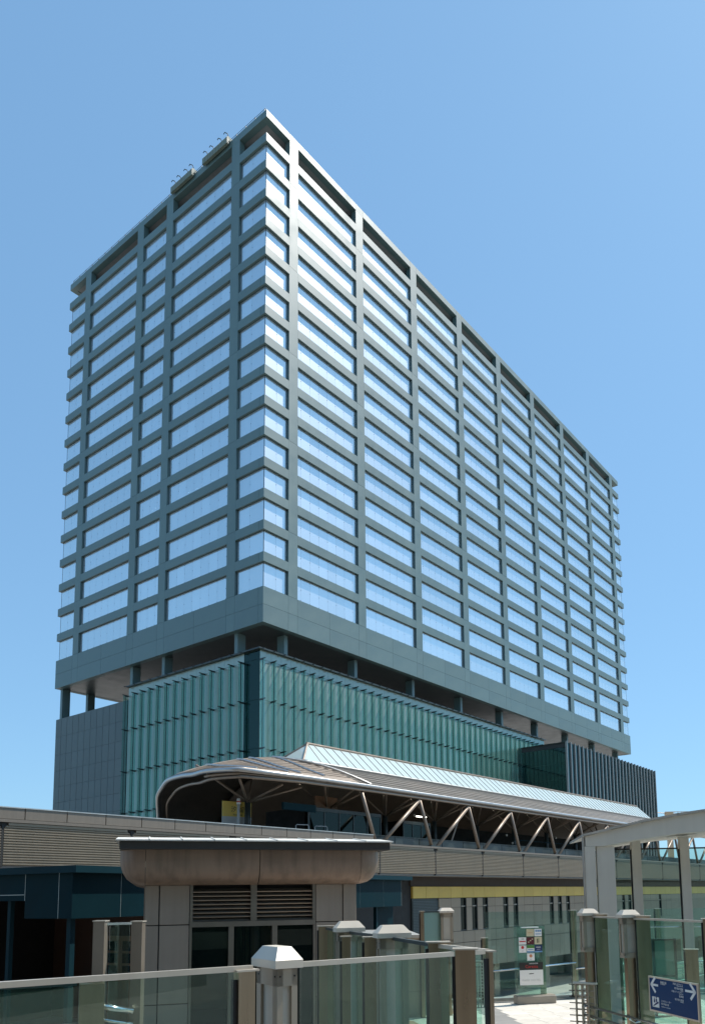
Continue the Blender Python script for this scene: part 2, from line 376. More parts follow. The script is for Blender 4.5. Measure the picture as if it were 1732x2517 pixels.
# bands: [(z0, z1)]; window i sits between band i top and band i+1 bottom
BANDS = [(SILL[i] - BH, SILL[i]) for i in range(1, 15)] + [(ZTB0, ZTB1), (ZR0, ZR1)]
def face_box(face, name, a, b, d0, d1, z0, z1, mat, parent=tower, bevel=0.0):
    """face 'R': a..b along u, depth d from the right face; 'L': along v, depth from the left face"""
    if face == 'R': return bpart(name, a, b, d0, d1, z0, z1, mat, parent, bevel)
    return bpart(name, d0, d1, a, b, z0, z1, mat, parent, bevel)
for face, B, P in (('R', BR, PILR), ('L', BL, PILL)):
    for a, b in P:
        # pilasters run in three-storey lifts with fine joints
        zs = [ZF1] + [s - 0.02 for s in SILL[2::3]] + [ZR0]
        for z0, z1 in zip(zs[:-1], zs[1:]):
            face_box(face, 'pilaster', a, b, 0, TK, z0 + G, z1 - G, 'stone')
    for i, (a, b) in enumerate(B):
        for z0, z1 in BANDS:
            top = z0 == ZR0
            a0, b0 = a, b
            if face == 'L' and i == 0: a0 = TK + 0.002
            nm = 'roof_edge' if top else 'spandrel'
            if top:
                if face == 'L' and i == len(B) - 1: pass
            face_box(face, nm, a0 + G, b0 - G if i < len(B) - 1 else b0, 0, TK, z0, z1, 'stone')
    for a, b in P: face_box(face, 'roof_edge', a + G, b - G, 0, TK, ZR0, ZR1, 'stone')
    # fascia: two courses of large slabs
    cuts = [0.0 if face == 'R' else TK + 0.002]
    for (a, b), (a2, b2) in zip(P, P[1:] + [(U if face == 'R' else V, 0)]):
        cuts += [a, b]
        if a2 - b > 9: cuts += [b + (a2 - b) / 2]
    cuts.append(U if face == 'R' else V)
    for z0, z1 in ((ZF0, ZF0 + 2.42), (ZF0 + 2.42, ZF1)):
        for a, b in zip(cuts[:-1], cuts[1:]):
            face_box(face, 'fascia_panel', a + G, b - G, 0, TK, z0 + G, z1 - G, 'stone')
# backing behind the joints, core, floors, roof, rear faces
mb = MB()
mb.box(0.12, U - 0.12, 0.12, TK - 0.05, ZF0 + 0.3, ZF1 - 0.1); mb.box(0.12, TK - 0.05, TK, V - 0.12, ZF0 + 0.3, ZF1 - 0.1)
for z0, z1 in BANDS:
    mb.box(0.12, U - 0.12, 0.12, TK - 0.05, z0 + 0.03, z1 - 0.03); mb.box(0.12, TK - 0.05, TK, V - 0.12, z0 + 0.03, z1 - 0.03)
mb.build('joint_backing', 'joint', tower)
mb = MB().box(9, U - 9, 9, V - 9, ZF0 + 0.5, ZR0)
mb.build('core', 'dark', tower)
for s in SILL + [ZTB1 - 0.1]:
    bpart('floor_slab', TK, U - TK, TK, V - TK, s - 1.2, s - 0.25, 'slab', tower)
bpart('roof', TK + .002, U - TK, TK + .002, V - TK, ZR0 + 0.1, ZR1 - 0.15, 'slab', tower)
bpart('soffit', TK + .002, U - TK, TK + .002, V - TK, ZF0 + 0.03, ZF0 + 0.25, 'soffit', tower)
mb = MB()                                                       # the two far faces
for z0, z1 in [(ZF0, ZF1)] + BANDS:
    mb.box(U - TK, U, TK + .004, V, z0, z1); mb.box(TK + .004, U - TK - .004, V - TK, V, z0, z1)
for a, b in PILL: mb.box(U - TK, U - .003, a, b, ZF1, ZR0)
for a, b in PILR: mb.box(a, b, V - TK, V - .003, ZF1, ZR0)
mb.build('rear_facade', 'stone', tower)
mb = MB().box(U - RC - .03, U - RC, RC, V - RC, ZF1, ZTB0).box(RC, U - RC, V - RC - .03, V - RC, ZF1, ZTB0)
mb.build('rear_glazing', 'winglass', tower)
# set-back plant screen on the open top storey
mb = MB().box(2.6, U - 2.6, 2.6, V - 2.6, ZTB1 - .05, ZR0)
mb.build('plant_screen', pmat('plant_screen', (0.13, 0.145, 0.145), rough=0.5, nscale=0.3, namt=0.05), tower)
# windows
WH = []
tops = [BANDS[i][0] for i in range(15)]
def splits(L, corner=False):
    w = 1.8; n = int((L - 0.9) // w)
    e = (L - n * w) / 2
    if corner: return [0, L * 0.52, L] if L < 6 else [0, L / 3, 2 * L / 3, L]
    c = [0, e] + [e + w * (k + 1) for k in range(n)] + [L]
    return c
_wm = {}
def window(face, a, b, z0, z1, single, corner):
    L = b - a; h = z1 - z0; key = (face, round(L, 3), round(h, 3), single)
    cs = splits(L, corner)
    if key not in _wm:
        fr = MB(); gl = MB(); t = 0.05
        # frame: head, sill, jambs + toggled patch fittings at the joints
        for q in ((0, L, 0, t), (0, L, h - t, h), (0, t, t, h - t), (L - t, L, t, h - t)):
            fr.box(q[0], q[1], -0.02, 0.06, q[2], q[3])
        for c in cs[1:-1]:
            fr.box(c - 0.012, c + 0.012, 0.03, 0.16, t, h - t)
            for zz in (0.25, h / 2, h - 0.25): fr.box(c - 0.035, c + 0.035, -0.02, 0.03, zz - 0.035, zz + 0.035)
        panes = [(c0 + 0.008, c1 - 0.008) for c0, c1 in zip(cs[:-1], cs[1:])]
        if face == 'L':      # swap axes
            fr.v = [(y, x, z) for x, y, z in fr.v]; fr.f = [tuple(reversed(f)) for f in fr.f]
        _wm[key] = fr.mesh('window', 'winframe'), panes
        if not single:
            m = MB(); m.v = list(fr.v); m.f = list(fr.f); nf = len(m.f)
            for c0, c1 in panes:
                if face == 'R': m.box(c0, c1, 0.0, 0.028, t, h - t)
                else: m.box(0.0, 0.028, c0, c1, t, h - t)
            me = m.mesh('window', ['winframe', 'winglass'])
            for i, p in enumerate(me.polygons): p.material_index = 1 if i >= nf else 0
            _wm[key] = me, panes
    me, panes = _wm[key]
    loc = (a, RC, z0) if face == 'R' else (RC, a, z0)
    w = link('window', me, tower, loc)
    if single:
        for c0, c1 in panes:
            p = bpart('pane', *((c0, c1, 0.0, 0.028) if face == 'R' else (0.0, 0.028, c0, c1)), 0.05, h - 0.05, 'winglass', w)
            p.rotation_euler = (random.gauss(0, .0012), 0, random.gauss(0, .0012))
for face, B in (('R', BR), ('L', BL)):
    for i, (a, b) in enumerate(B):
        corner = i in (0, len(B) - 1)
        a0 = RC if i == 0 else a
        b0 = b - RC if i == len(B) - 1 else b
        for k in range(15):
            window(face, a0, b0, SILL[k] + 0.004, tops[k] - 0.004, i in (0, 1), corner)
# ceiling lights glimpsed through the glass on a few floors
for zc, runs in ((SILL[12] + 2.75, ((8, 20), (31, 43))), (SILL[4] + 2.75, ((8, 20), (23.5, 28))), (SILL[12] + 2.75, ((1.6, 5),))):
    for a, b in runs:
        v = a
        while v < b:
            bpart('ceiling_light', 2.6, 2.85, v, v + 0.9, zc - 0.06, zc, 'office_light', tower); v += 1.8
# stilt columns
for k in range(9): bpart('column', 5.45 + 14.42 * k, 6.1 + 14.42 * k, 1.75, 3.1, 0.0, ZF0 + 0.03, 'stone', tower)
for v in (5.85, 21.7, 29.6, 49.55): bpart('column', 0.92, 2.3, v, v + 0.65, 0.0, ZF0 + 0.03, 'stone', tower)
bpart('column', 5.3, 6.6, 49.2, 49.85, 0.0, ZF0 + 0.03, 'stone', tower)
# roof-edge safety rail along the short side
for k in range(26):
    v = 0.6 + k * 1.97
    m = MB().box(0.25, 0.33, v, v + .09, ZR1, ZR1 + 0.75).box(0.1, 0.5, v - .1, v + .2, ZR1, ZR1 + 0.08)
    m.build('rail_post', 'steel_dark', tower)
MB().box(0.27, 0.31, 0.5, V - .5, ZR1 + .68, ZR1 + .73).box(0.27, 0.31, 0.5, V - .5, ZR1 + .35, ZR1 + .39).build('rail_bar', 'steel_dark', tower)

def cradle(v0, v1, label):
    base = Vector(TC) + Matrix.Rotation(TA, 3, 'Z') @ Vector((0.4, (v0 + v1) / 2, ZR1))
    t = thing('roof_edge_lump', label, 'cradle', base, TA, 'greenish lumps on the tower roof edge')  # vague lumps on the roof edge, given the shape of cleaning cradles
    L = (v1 - v0) / 2
    n = 9
    for i in range(n):
        a = -L + 2 * L * i / n
        MB().prism([(-1.0, -0.6), (-1.0, 0.35), (-0.75, 0.62), (0.0, 0.62), (0.0, 0.02), (-0.6, 0.02), (-0.6, -0.6)], 1, a + .02, a + 2 * L / n - .02).build('side_panel', 'cradle', t)
    for a in (-L * .8, -L * .3, L * .35, L * .85):
        MB().path([(-0.3, a, 0.6), (-0.3, a, 1.3), (-0.5, a, 1.6), (-0.8, a + .2, 1.65), (-0.9, a + .3, 1.35)], 0.06, 6).build('davit', 'steel_dark', t)
    MB().box(-0.3, 0.3, -L * .6, -L * .4, 0.0, 0.65).box(-0.3, 0.3, L * .4, L * .6, 0.0, 0.65).build('roller_foot', 'steel_dark', t)
cradle(7.6, 13.2, 'greenish lump on roof edge built as a cleaning cradle, the one nearer the tower corner')
cradle(15.6, 20.8, 'greenish lump on roof edge built as a cleaning cradle, the one farther from the corner')

# ================================================================== ATRIUM, PODIUM WALL AND ANNEX under the tower
atr = thing('glass_atrium', 'green glass atrium with vertical glass fins beneath the raised tower', 'building', TC, TA)
ZA = EYE + 31.4
UE, VE = 77.3, 28.4
bpart('roof', -0.95, UE + .2, -0.45, VE, ZA - 0.18, ZA, 'steel_dark', atr)
rows_z = [0.3, 6.0, EYE + 3.3, EYE + 12.5, EYE + 18.55, EYE + 24.8, EYE + 30.0, ZA - 0.2]
GZ = rows_z[2:]
# glass panes
def atr_grid():
    us = [-0.45] + [1.45 + 1.79 * k for k in range(42)] + [UE]
    for a, b in zip(us[:-1], us[1:]):
        for z0, z1 in zip(GZ[:-1], GZ[1:]):
            bpart('pane', a + .015, b - .015, 0.0, 0.03, z0 + .02, z1 - .02, 'atrglass', atr)
    vs_ = [0.0] + [2.9 + 1.93 * k for k in range(13)] + [VE - .1]
    for i, (a, b) in enumerate(zip(vs_[:-1], vs_[1:])):
        for z0, z1 in zip(GZ[:-1], GZ[1:]):
            mt = 'corglass' if i < 1 else 'atrglass'
            bpart('pane', -0.5, -0.47, a + .015, b - .015, z0 + .02, z1 - .02, mt, atr)
    return us, vs_
us, vs_ = atr_grid()
fin_r = MB().box(-0.012, 0.012, -0.92, -0.12, 0, ZA - 1.45 - GZ[0]).mesh('fin', 'finglass')
fin_l = MB().box(-0.92, -0.12, -0.012, 0.012, 0, ZA - 1.45 - GZ[0]).mesh('fin', 'finglass')
mul_r = MB().box(-0.035, 0.035, -0.58, -0.50, 0, ZA - 1.5 - GZ[0]).mesh('mullion', 'steel_dark')
mul_l = MB().box(-0.58, -0.50, -0.035, 0.035, 0, ZA - 1.5 - GZ[0]).mesh('mullion', 'steel_dark')
br_r = MB().box(-0.06, 0.06, -1.05, 0.0, -0.10, 0.0).box(-0.03, 0.03, -0.7, 0.0, -0.22, -0.1).mesh('bracket', 'steel_dark')
br_l = MB().box(-1.05, 0.0, -0.06, 0.06, -0.10, 0.0).box(-0.7, 0.0, -0.03, 0.03, -0.22, -0.1).mesh('bracket', 'steel_dark')
out_r = MB().box(-0.05, 0.05, -0.40, 0.0, -0.05, 0.05).mesh('outrigger', 'steel_dark')
out_l = MB().box(-0.40, 0, -0.05, 0.05, -0.05, 0.05).mesh('outrigger', 'steel_dark')
for u in us[1:-1] + [-0.47]:
    f = link('fin', fin_r, atr, (u, 0, GZ[0])); link('mullion', mul_r, f)
    for z in rows_z[3:7]: link('bracket', br_r, f, (0, 0, z - GZ[0]))
    link('outrigger', out_r, atr, (u, -0.45, ZA - .15))
for v in vs_[1:]:
    f = link('fin', fin_l, atr, (-0.5, v, GZ[0])); link('mullion', mul_l, f)
    for z in rows_z[3:7]: link('bracket', br_l, f, (0, 0, z - GZ[0]))
    link('outrigger', out_l, atr, (-0.95, v, ZA - .15))
bpart('inner_wall', 5.2, UE, 7.0, 7.4, 0.0, ZA - .3, 'atrwall', atr)
bpart('inner_wall', 6.0, 6.4, 7.5, VE, 0.0, ZA - .3, 'atrwall', atr)
for z in (EYE + 6.5, EYE + 12.3, EYE + 18.4, EYE + 24.6):
    MB().box(0.2, UE - .3, 4.6, 6.98, z - .5, z).box(3.6, 5.98, 7.5, VE - .3, z - .5, z).build('gallery_floor', 'slab', atr)
bpart('lift_shaft', 1.6, 4.2, 1.8, 4.4, 0.0, ZA - .35, 'dark', atr)
bpart('plinth', -0.5, UE, 0.0, VE, 0.0, GZ[0], 'podstone', atr)

pod = thing('stone_podium', 'blank blue grey stone podium wall with grid joints left of the atrium', 'building', TC, TA)
bpart('body', -0.35, 34, VE + .1, 48.55, 0.0, EYE + 29.3, 'joint', pod)
pv = [VE + .1] + [VE + 3.1 + 1.72 * k for k in range(10)] + [48.7]
pz = [EYE + 3, EYE + 5.5, EYE + 8.0, EYE + 10.5, EYE + 13.0, EYE + 15.6, EYE + 18.2, EYE + 20.8, EYE + 23.4, EYE + 26.4, EYE + 29.4]
for a, b in zip(pv[:-1], pv[1:]):
    for z0, z1 in zip(pz[:-1], pz[1:]):
        bpart('stone_panel', -0.5, -0.34, a + .035, b - .035, z0 + .014, z1 - .014, 'podstone', pod)
bpart('plinth', -0.5, -0.34, VE + .1, 48.7, 0.0, pz[0], 'podstone', pod)

anx = thing('dark_annex', 'dark glass annex block with pale vertical fins at the right of the atrium', 'building', TC, TA)
AU0, AU1, AV0, AV1, AZ = 66.0, 113.2, -10.0, -0.1, EYE + 27.9
bpart('body', AU0 + .1, AU1 - .1, AV0 + .1, AV1, 0.0, AZ - .05, 'dark', anx)
nf = 26; st_ = (AU1 - AU0) / nf
finm = MB().box(-0.09, 0.09, -0.30, 0.06, 0, AZ + .25).mesh('fin', 'annexfin')
for k in range(nf + 1): link('fin', finm, anx, (AU0 + .09 + k * (AU1 - AU0 - .18) / nf, AV0, 0))
for k in range(nf):
    for z0, z1 in ((0.0, EYE + 6), (EYE + 6, EYE + 17), (EYE + 17, AZ)):
        bpart('pane', AU0 + k * st_ + .12, AU0 + (k + 1) * st_ - .12, AV0 - .02, AV0 + .02, z0 + .02, z1 - .02, 'annexglass', anx)
for z0 in range(0, 36, 3):
    for k in range(3):
        z1 = min(z0 + 3, AZ)
        bpart('side_pane', AU0 - .02, AU0 + .02, AV0 + .06 + k * 3.25, AV0 + .06 + (k + 1) * 3.25 - .02, z0 + .015, z1 - .015, 'annexglass', anx)
bpart('roof', AU0 - .05, AU1, AV0 - .02, AV1, AZ, AZ + .12, 'steel_dark', anx)

# ================================================================== VIADUCT AND STATION (frame: s along the line, t away from the camera)
SA = R(49.96); SC = (-2.657, 52.43, 0)
via = thing('railway_viaduct', 'elevated guideway clad in ribbed beige panels crossing in front of the tower', 'viaduct', SC, SA)
bpart('girder', -70, 95, 0.16, 15.6, EYE + 1.45, EYE + 3.5, 'concrete', via)
def corr_mesh(w, z0, z1):
    m = MB(); n = 15; h = (z1 - z0 - .12) / n; c = 0.24
    def half(zz): return w / 2 - (max(0, zz - (z1 - c)) if zz > z1 - c else 0)
    for i in range(n):
        a, b = z0 + i * h, z0 + (i + 1) * h
        ys = [(-0.02, a), (-0.06, a + h * .25), (-0.06, a + h * .62), (0.0, a + h * .8), (0.0, b)]
        k = len(m.v)
        for y, z in ys:
            hw = half(z); m.v += [(-hw, y, z), (hw, y, z)]
        for q in range(4): m.f.append((k + 2 * q, k + 2 * q + 1, k + 2 * q + 3, k + 2 * q + 2))
    hw = half(z1 - .06)
    m.box(-hw, hw, -0.07, 0.03, z1 - .12, z1)
    m.box(-w / 2, w / 2, 0.03, 0.05, z0, z1 - c)
    return m.mesh('ribbed_panel', 'corr')
cm = corr_mesh(6.24, EYE + 1.6, EYE + 3.5)
for k in range(-10, 14):
    s = 2.15 + 6.36 * k
    link('ribbed_panel', cm, via, (s + 3.18, 0.08, 0))
    MB().box(-0.05, 0.05, 0.0, 0.16, EYE + 1.5, EYE + 3.5).prism([(-0.2, EYE + 3.5), (0.2, EYE + 3.5), (0.0, EYE + 3.25)], 1, 0.02, 0.1).build('joint_post', 'joint', via, (s, 0.03, 0))
bpart('ledge', -70, 95, -0.05, 0.4, EYE + 3.52, EYE + 3.66, 'parapet', via)
for k in range(-20, 11):
    s = -20.36 + 1.985 * k
    if s > 0.3: break
    bpart('parapet_panel', s + .02, s + 1.965, 0.0, 0.14, EYE + 3.68, EYE + 4.17, 'parapet', via)
    bpart('coping', s + .005, s + 1.98, -0.03, 0.2, EYE + 4.175, EYE + 4.225, 'coping', via)
bpart('parapet_backing', -70, 1.4, 0.141, 0.2, EYE + 3.67, EYE + 4.16, 'joint', via)
for k in range(33):
    s = 1.6 + k * 2.85
    bpart('edge_panel', s + .03, s + 2.82, 0.62, 0.68, EYE + 3.68, EYE + 4.22, 'steel_dark', via)
bpart('edge_rail', 1.6, 95, 0.58, 0.72, EYE + 4.24, EYE + 4.29, 'steel_dark', via)
bpart('deck', -70, 95, 0.4, 15.6, EYE + 3.5, EYE + 3.62, 'concrete', via)
for s in (-58, -40, -22, -4, 20, 44, 68, 90):
    bpart('pier', s - 1, s + 1, 6, 9, 0.0, EYE + 1.45, 'concrete', via)

sta = thing('station_building', 'railway station hall with curved metal roof, long skylight and diagonal tube braces', 'station', SC, SA)
ZP = EYE + 3.62
prof = [(0, 7.55), (1.8, 8.35), (3.6, 9.15), (5.5, 9.8), (7.5, 10.05), (9.5, 9.8), (12, 9.0), (14, 7.9), (15.1, 6.3), (15.3, 4.6), (15.3, 3.63)]
rim = [(-10.3, 0, 7.42), (-10.95, 2, 7.46), (-10.5, 4, 7.52), (-9.95, 6, 7.72), (-8.95, 9, 7.88), (-7.9, 11.3, 7.75), (-7.1, 13.1, 7.42), (-6.4, 14.2, 6.9), (-5.8, 15.0, 6.1), (-5.6, 15.3, 4.6), (-5.6, 15.3, 3.63)]
def bez(pts, n):           # Catmull-Rom through pts
    out = []; P = [Vector(p) for p in pts]
    for i in range(len(P) - 1):
        p0, p1, p2, p3 = P[max(i - 1, 0)], P[i], P[i + 1], P[min(i + 2, len(P) - 1)]
        for k in range(n):
            t = k / n
            out.append(0.5 * ((2 * p1) + (p2 - p0) * t + (2 * p0 - 5 * p1 + 4 * p2 - p3) * t * t + (3 * p1 - p0 - 3 * p2 + p3) * t ** 3))
    out.append(P[-1]); return out
pm = bez([(0.0, t, z + EYE) for t, z in prof], 4); rm = bez([(s, t, z + EYE) for s, t, z in rim], 4)
# rounded end of the roof
m = MB(); NS = 14; np_ = len(pm)
for i in range(NS + 1):
    x = i / NS
    f = math.sin(math.pi / 2 * x) ** 0.85
    for a, b in zip(rm, pm):
        p = Vector((a.x + (b.x - a.x) * x, a.y + (b.y - a.y) * x, a.z + (b.z - a.z) * f)); m.v.append(tuple(p))
for i in range(NS):
    for j in range(np_ - 1):
        o = i * np_ + j; m.f.append((o, o + 1, o + np_ + 1, o + np_))
def shell(m, name):
    me = m.mesh(name, ['roofmetal', 'roofin'])
    for p in me.polygons: p.use_smooth = True
    o = link(name, me, sta); md = o.modifiers.new('thick', 'SOLIDIFY'); md.thickness = 0.16; md.offset = -1; md.material_offset = 1
    md.material_offset_rim = 0
    return o
shell(m, 'roof_nose')
# straight run of the roof: lapped sheets on the near slope, plain shell behind
SE = 70.0
near = [p for p in pm if p.y <= 5.5 + 1e-6]; far = [p for p in pm if p.y >= 9.5 - 1e-6]
N = 9
for i in range(N):
    a = near[int(i * (len(near) - 1) / N)]; 
    t0 = 5.5 * i / N; t1 = 5.5 * (i + 1) / N + 0.04
    def zz(t):
        for q in range(len(near) - 1):
            if near[q].y <= t <= near[q + 1].y + 1e-6:
                w = (t - near[q].y) / (near[q + 1].y - near[q].y); return near[q].z + (near[q + 1].z - near[q].z) * w
        return near[-1].z
    MB().prism([(t0, zz(t0) + .06), (t1, zz(min(t1, 5.5)) + .0), (t1, zz(min(t1, 5.5)) - .08), (t0, zz(t0) - .02)], 0, 0.0, SE).build('roof_sheet', 'roofmetal', sta)
m = MB(); k = len(near)
for x in (0.0, SE):
    for p in near: m.v.append((x, p.y, p.z - .16))
for i in range(k - 1): m.f.append((i, k + i, k + i + 1, i + 1))
m.build('roof_lining', 'roofin', sta)
m = MB(); k = len(far)
for x in (0.0, SE):
    for p in far: m.v.append((x, p.y, p.z))
for i in range(k - 1): m.f.append((i, k + i, k + i + 1, i + 1))
shell(m, 'roof_back')
# tubes along the eave and round the nose
ev = [(SE, 0, EYE + 7.55), (40, 0, EYE + 7.55), (1, 0, EYE + 7.55), (-5, 0, EYE + 7.53)] + [(p.x, p.y - .02, p.z) for p in rm]
MB().path(ev, 0.14, 10).build('eave_tube', 'silver', sta, smooth=True)
ev2 = [(SE, 0.05, EYE + 7.24), (1, 0.05, EYE + 7.24), (-5, 0.05, EYE + 7.22)] + [(p.x + .35 + .55 * min(1, p.y / 9), p.y + .1 if p.y < 14.9 else 14.95, max(p.z - .38 - .1 * min(1, p.y / 9), EYE + 3.63)) for p in rm[:-6]]
MB().path(ev2, 0.10, 8).build('eave_tube', 'browntube', sta, smooth=True)
MB().path([(p[0], p[1] + .12, p[2] + .17) for p in ev2[:3]] + [(p[0] - .15, p[1] + .1, p[2] + .2) for p in ev2[3:9]], 0.09, 8).build('eave_lining', 'browntube', sta, smooth=True)
# pale ribs on the nose and the hip beams
def roof_pt(x, j):       # x 0..1 from rim to straight run, j index along the profile
    f = math.sin(math.pi / 2 * x) ** 0.85; a, b = rm[j], pm[j]
    return Vector((a.x + (b.x - a.x) * x, a.y + (b.y - a.y) * x, a.z + (b.z - a.z) * f + .20))
for x in (0.18, 0.42, 0.52, 0.72):
    MB().path([roof_pt(x, j) for j in range(1, 13)], 0.10, 6).build('roof_rib', 'silver', sta)
hip = [roof_pt(0.72, 12).lerp(Vector((1.4, 0.1, EYE + 7.72)), q / 10) + Vector((0, 0, 0.38 * math.sin(math.pi * q / 10))) for q in range(11)]
MB().path(hip, 0.09, 6).build('hip_beam', 'silver', sta)
for j in range(2, 12):
    MB().path([roof_pt(x / 10, j) for x in range(0, 11)], 0.025, 4).build('roof_seam', 'browntube', sta)
# skylight
SZ0, SZ1, S0, S1 = EYE + 9.88, EYE + 11.75, 0.0, 64.0
sp = 0.97; n = int((S1 - 1.0) / sp)
ang = math.atan2(SZ1 - SZ0, 2.0); ln = math.hypot(2.0, SZ1 - SZ0)
def sky_pt(s, w): return Vector((s, 5.5 + 2.0 * w, SZ0 + (SZ1 - SZ0) * w))
for k in range(n + 1):
    a, b = 1.0 + k * sp, 1.0 + (k + 1) * sp
    if b > S1: b = S1
    lo, hi = (a, b)
    ta, tb = max(a, 2.3), max(b, 2.3)
    if k == 0: lo = 0.05
    def quad(nm, tm, mat):
        q = MB(); ps = [sky_pt(lo + .03, 0.02), sky_pt(b - .03, .02), sky_pt(max(b - .03, 2.33), .97), sky_pt(ta + .03, .97)]
        nrm = Vector((0, -math.sin(ang), math.cos(ang)))
        q.v = [tuple(p) for p in ps] + [tuple(p - nrm * .03) for p in ps]
        q.f = [(0, 1, 2, 3), (7, 6, 5, 4), (0, 4, 5, 1), (1, 5, 6, 2), (2, 6, 7, 3), (3, 7, 4, 0)]
        return q.build(nm, mat, sta)
    quad('skylight_pane', 0, 'skyglass')
    MB().tube(sky_pt(b, 0), sky_pt(max(b, 2.3), 1), 0.045, 5).build('glazing_bar', 'skybar', sta)
MB().tube((2.2, 7.5, SZ1), (S1, 7.5, SZ1), 0.12, 8).build('skylight_ridge', 'browntube', sta)
MB().tube((0, 5.45, SZ0), (S1, 5.45, SZ0), 0.07, 6).build('skylight_curb', 'coping', sta)
for t in (5.5, 9.5): MB().tube((0, t, SZ0), (2.3, 7.5, SZ1), 0.08, 6).build('hip_bar', 'browntube', sta)
q = MB(); q.v = [(0.05, 5.6, SZ0), (0.05, 9.4, SZ0), (2.28, 7.5, SZ1 - .03), (0.1, 5.6, SZ0), (0.1, 9.4, SZ0), (2.33, 7.5, SZ1 - .06)]
q.f = [(0, 2, 1), (3, 4, 5), (0, 1, 4, 3), (1, 2, 5, 4), (2, 0, 3, 5)]
q.build('end_pane', 'skyglass', sta)
q = MB(); q.v = [(0, 9.5, SZ0), (S1, 9.5, SZ0), (S1, 7.52, SZ1), (2.3, 7.52, SZ1), (0, 9.45, SZ0 - .03), (S1, 9.45, SZ0 - .03), (S1, 7.5, SZ1 - .05), (2.3, 7.5, SZ1 - .05)]
q.f = [(3, 2, 1, 0), (4, 5, 6, 7), (0, 1, 5, 4), (1, 2, 6, 5), (2, 3, 7, 6), (3, 0, 4, 7)]
q.build('back_glazing', 'skyglass', sta)
q = MB(); q.prism([(5.5, SZ0), (9.5, SZ0), (7.5, SZ1)], 0, S1, S1 + .05); q.build('end_gable', 'coping', sta)
# diagonal braces on the near side
for k in range(0, 11):
    b = 2.15 + 6.36 * k; tp = b - 1.75
    MB().tube((tp, 0.1, EYE + 7.05), (b - .3, 0.15, EYE + 3.66), 0.135, 10).build('truss_brace', 'browntube', sta, smooth=True)
    MB().tube((tp + 6.3, 0.1, EYE + 7.05), (b + .3, 0.15, EYE + 3.66), 0.135, 10).build('truss_brace', 'browntube', sta, smooth=True)
    MB().box(b - .55, b + .55, 0.0, 0.35, EYE + 3.62, EYE + 3.74).build('brace_shoe', 'steel_dark', sta)
MB().tube((13.3, 0.9, EYE + 7.0), (11.4, 0.9, EYE + 3.62), 0.07, 8).build('drain_pipe', 'browntube', sta)
# columns with branching struts under the roof
for s in (-5.8, 1.5, 8.0, 14.4, 20.8, 27.2, 33.6, 40, 46.4, 52.8, 59.2):
    MB().tube((s, 4.6, ZP), (s, 4.6, EYE + 6.35), 0.2, 10).build('column', 'steel_dark', sta, smooth=True)
    mm = MB()
    for ds, dt, z in ((-2.6, -2.4, 8.05), (2.6, -2.4, 8.05), (-2.4, 2.4, 9.5), (2.4, 2.4, 9.5), (0.2, -3.2, 7.9)):
        zz_ = z if s > -2 else z - .75
        mm.tube((s, 4.6, EYE + 6.25), (s + ds, 4.6 + dt, EYE + zz_), 0.085, 8)
    mm.build('strut', 'browntube', sta, smooth=True)
# waiting rooms and lift box on the platform
def glass_room(s0, s1, t0, t1, z1, n):
    w = (s1 - s0) / n
    for k in range(n):
        bpart('room_pane', s0 + k * w + .05, s0 + (k + 1) * w - .05, t0, t0 + .03, ZP + .15, z1 - .25, 'darkglass', sta)
    mm = MB()
    for k in range(n + 1): mm.box(s0 + k * w - .05, s0 + k * w + .05, t0 - .04, t0 + .06, ZP, z1)
    mm.box(s0, s1, t0 - .06, t0 + .08, z1 - .25, z1)
    mm.build('room_frame', 'steel_dark', sta)
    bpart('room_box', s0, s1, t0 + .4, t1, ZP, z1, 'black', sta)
glass_room(-1.8, 5.6, 3.0, 7.5, EYE + 6.15, 5)
glass_room(9.5, 13.0, 4.0, 7.5, EYE + 6.0, 3)
bpart('room_fascia', -4.6, -1.7, 2.4, 2.6, EYE + 5.72, EYE + 6.2, 'navyedge', sta)
bpart('signboard_back', 0.0, 2.2, 4.2, 4.35, EYE + 6.2, EYE + 7.2, 'brown_panel', sta)
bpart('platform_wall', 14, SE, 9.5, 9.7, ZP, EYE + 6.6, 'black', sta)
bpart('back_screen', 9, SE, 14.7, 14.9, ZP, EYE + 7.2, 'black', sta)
for s in (10.6,):
    bpart('platform_lamp', s, s + 1.2, 3.4, 3.55, EYE + 6.35, EYE + 6.42, 'lamp_on', sta)
for s, z in ((9.9, 6.3), (23.6, 5.4), (24.6, 4.7), (33, 5.6), (40, 5.9)):
    bpart('indicator', s, s + .22, 3.2, 3.3, EYE + z, EYE + z + .2, 'lampbox', sta)
MB().path([(23, 2.2, EYE + 4.3), (24.5, 2.2, EYE + 5.0), (34, 2.2, EYE + 5.0)], 0.03, 6).build('handrail', 'navyedge', sta)

def st_world(s, t, z): return Vector(SC) + Matrix.Rotation(SA, 3, 'Z') @ Vector((s, t, z))
# yellow station-name board on the platform end
b0 = st_world(-6.2, 5.2, 0)
sg = thing('station_name_board', 'yellow station name board with black writing above a pale lower part', 'sign', (b0.x, b0.y, ZP), SA - R(14))
bpart('board', -1.02, 1.02, 0.0, 0.06, EYE + 5.33 - ZP, EYE + 6.33 - ZP, 'signyellow', sg)
bpart('lower_panel', -1.02, 1.02, 0.0, 0.06, 0.0, EYE + 5.325 - ZP, 'ink_grey', sg)
text('lettering', '汐 留', 0.42, 'ink_black', sg, (0.05, -0.012, EYE + 5.78 - ZP), (R(90), 0, 0))
text('lettering', 'しおどめ', 0.13, 'ink_black', sg, (0.1, -0.012, EYE + 6.14 - ZP), (R(90), 0, 0))
text('lettering', 'Shiodome', 0.16, 'ink_black', sg, (0.05, -0.012, EYE + 5.45 - ZP), (R(90), 0, 0))
b0 = st_world(-6.55, 4.6, ZP)
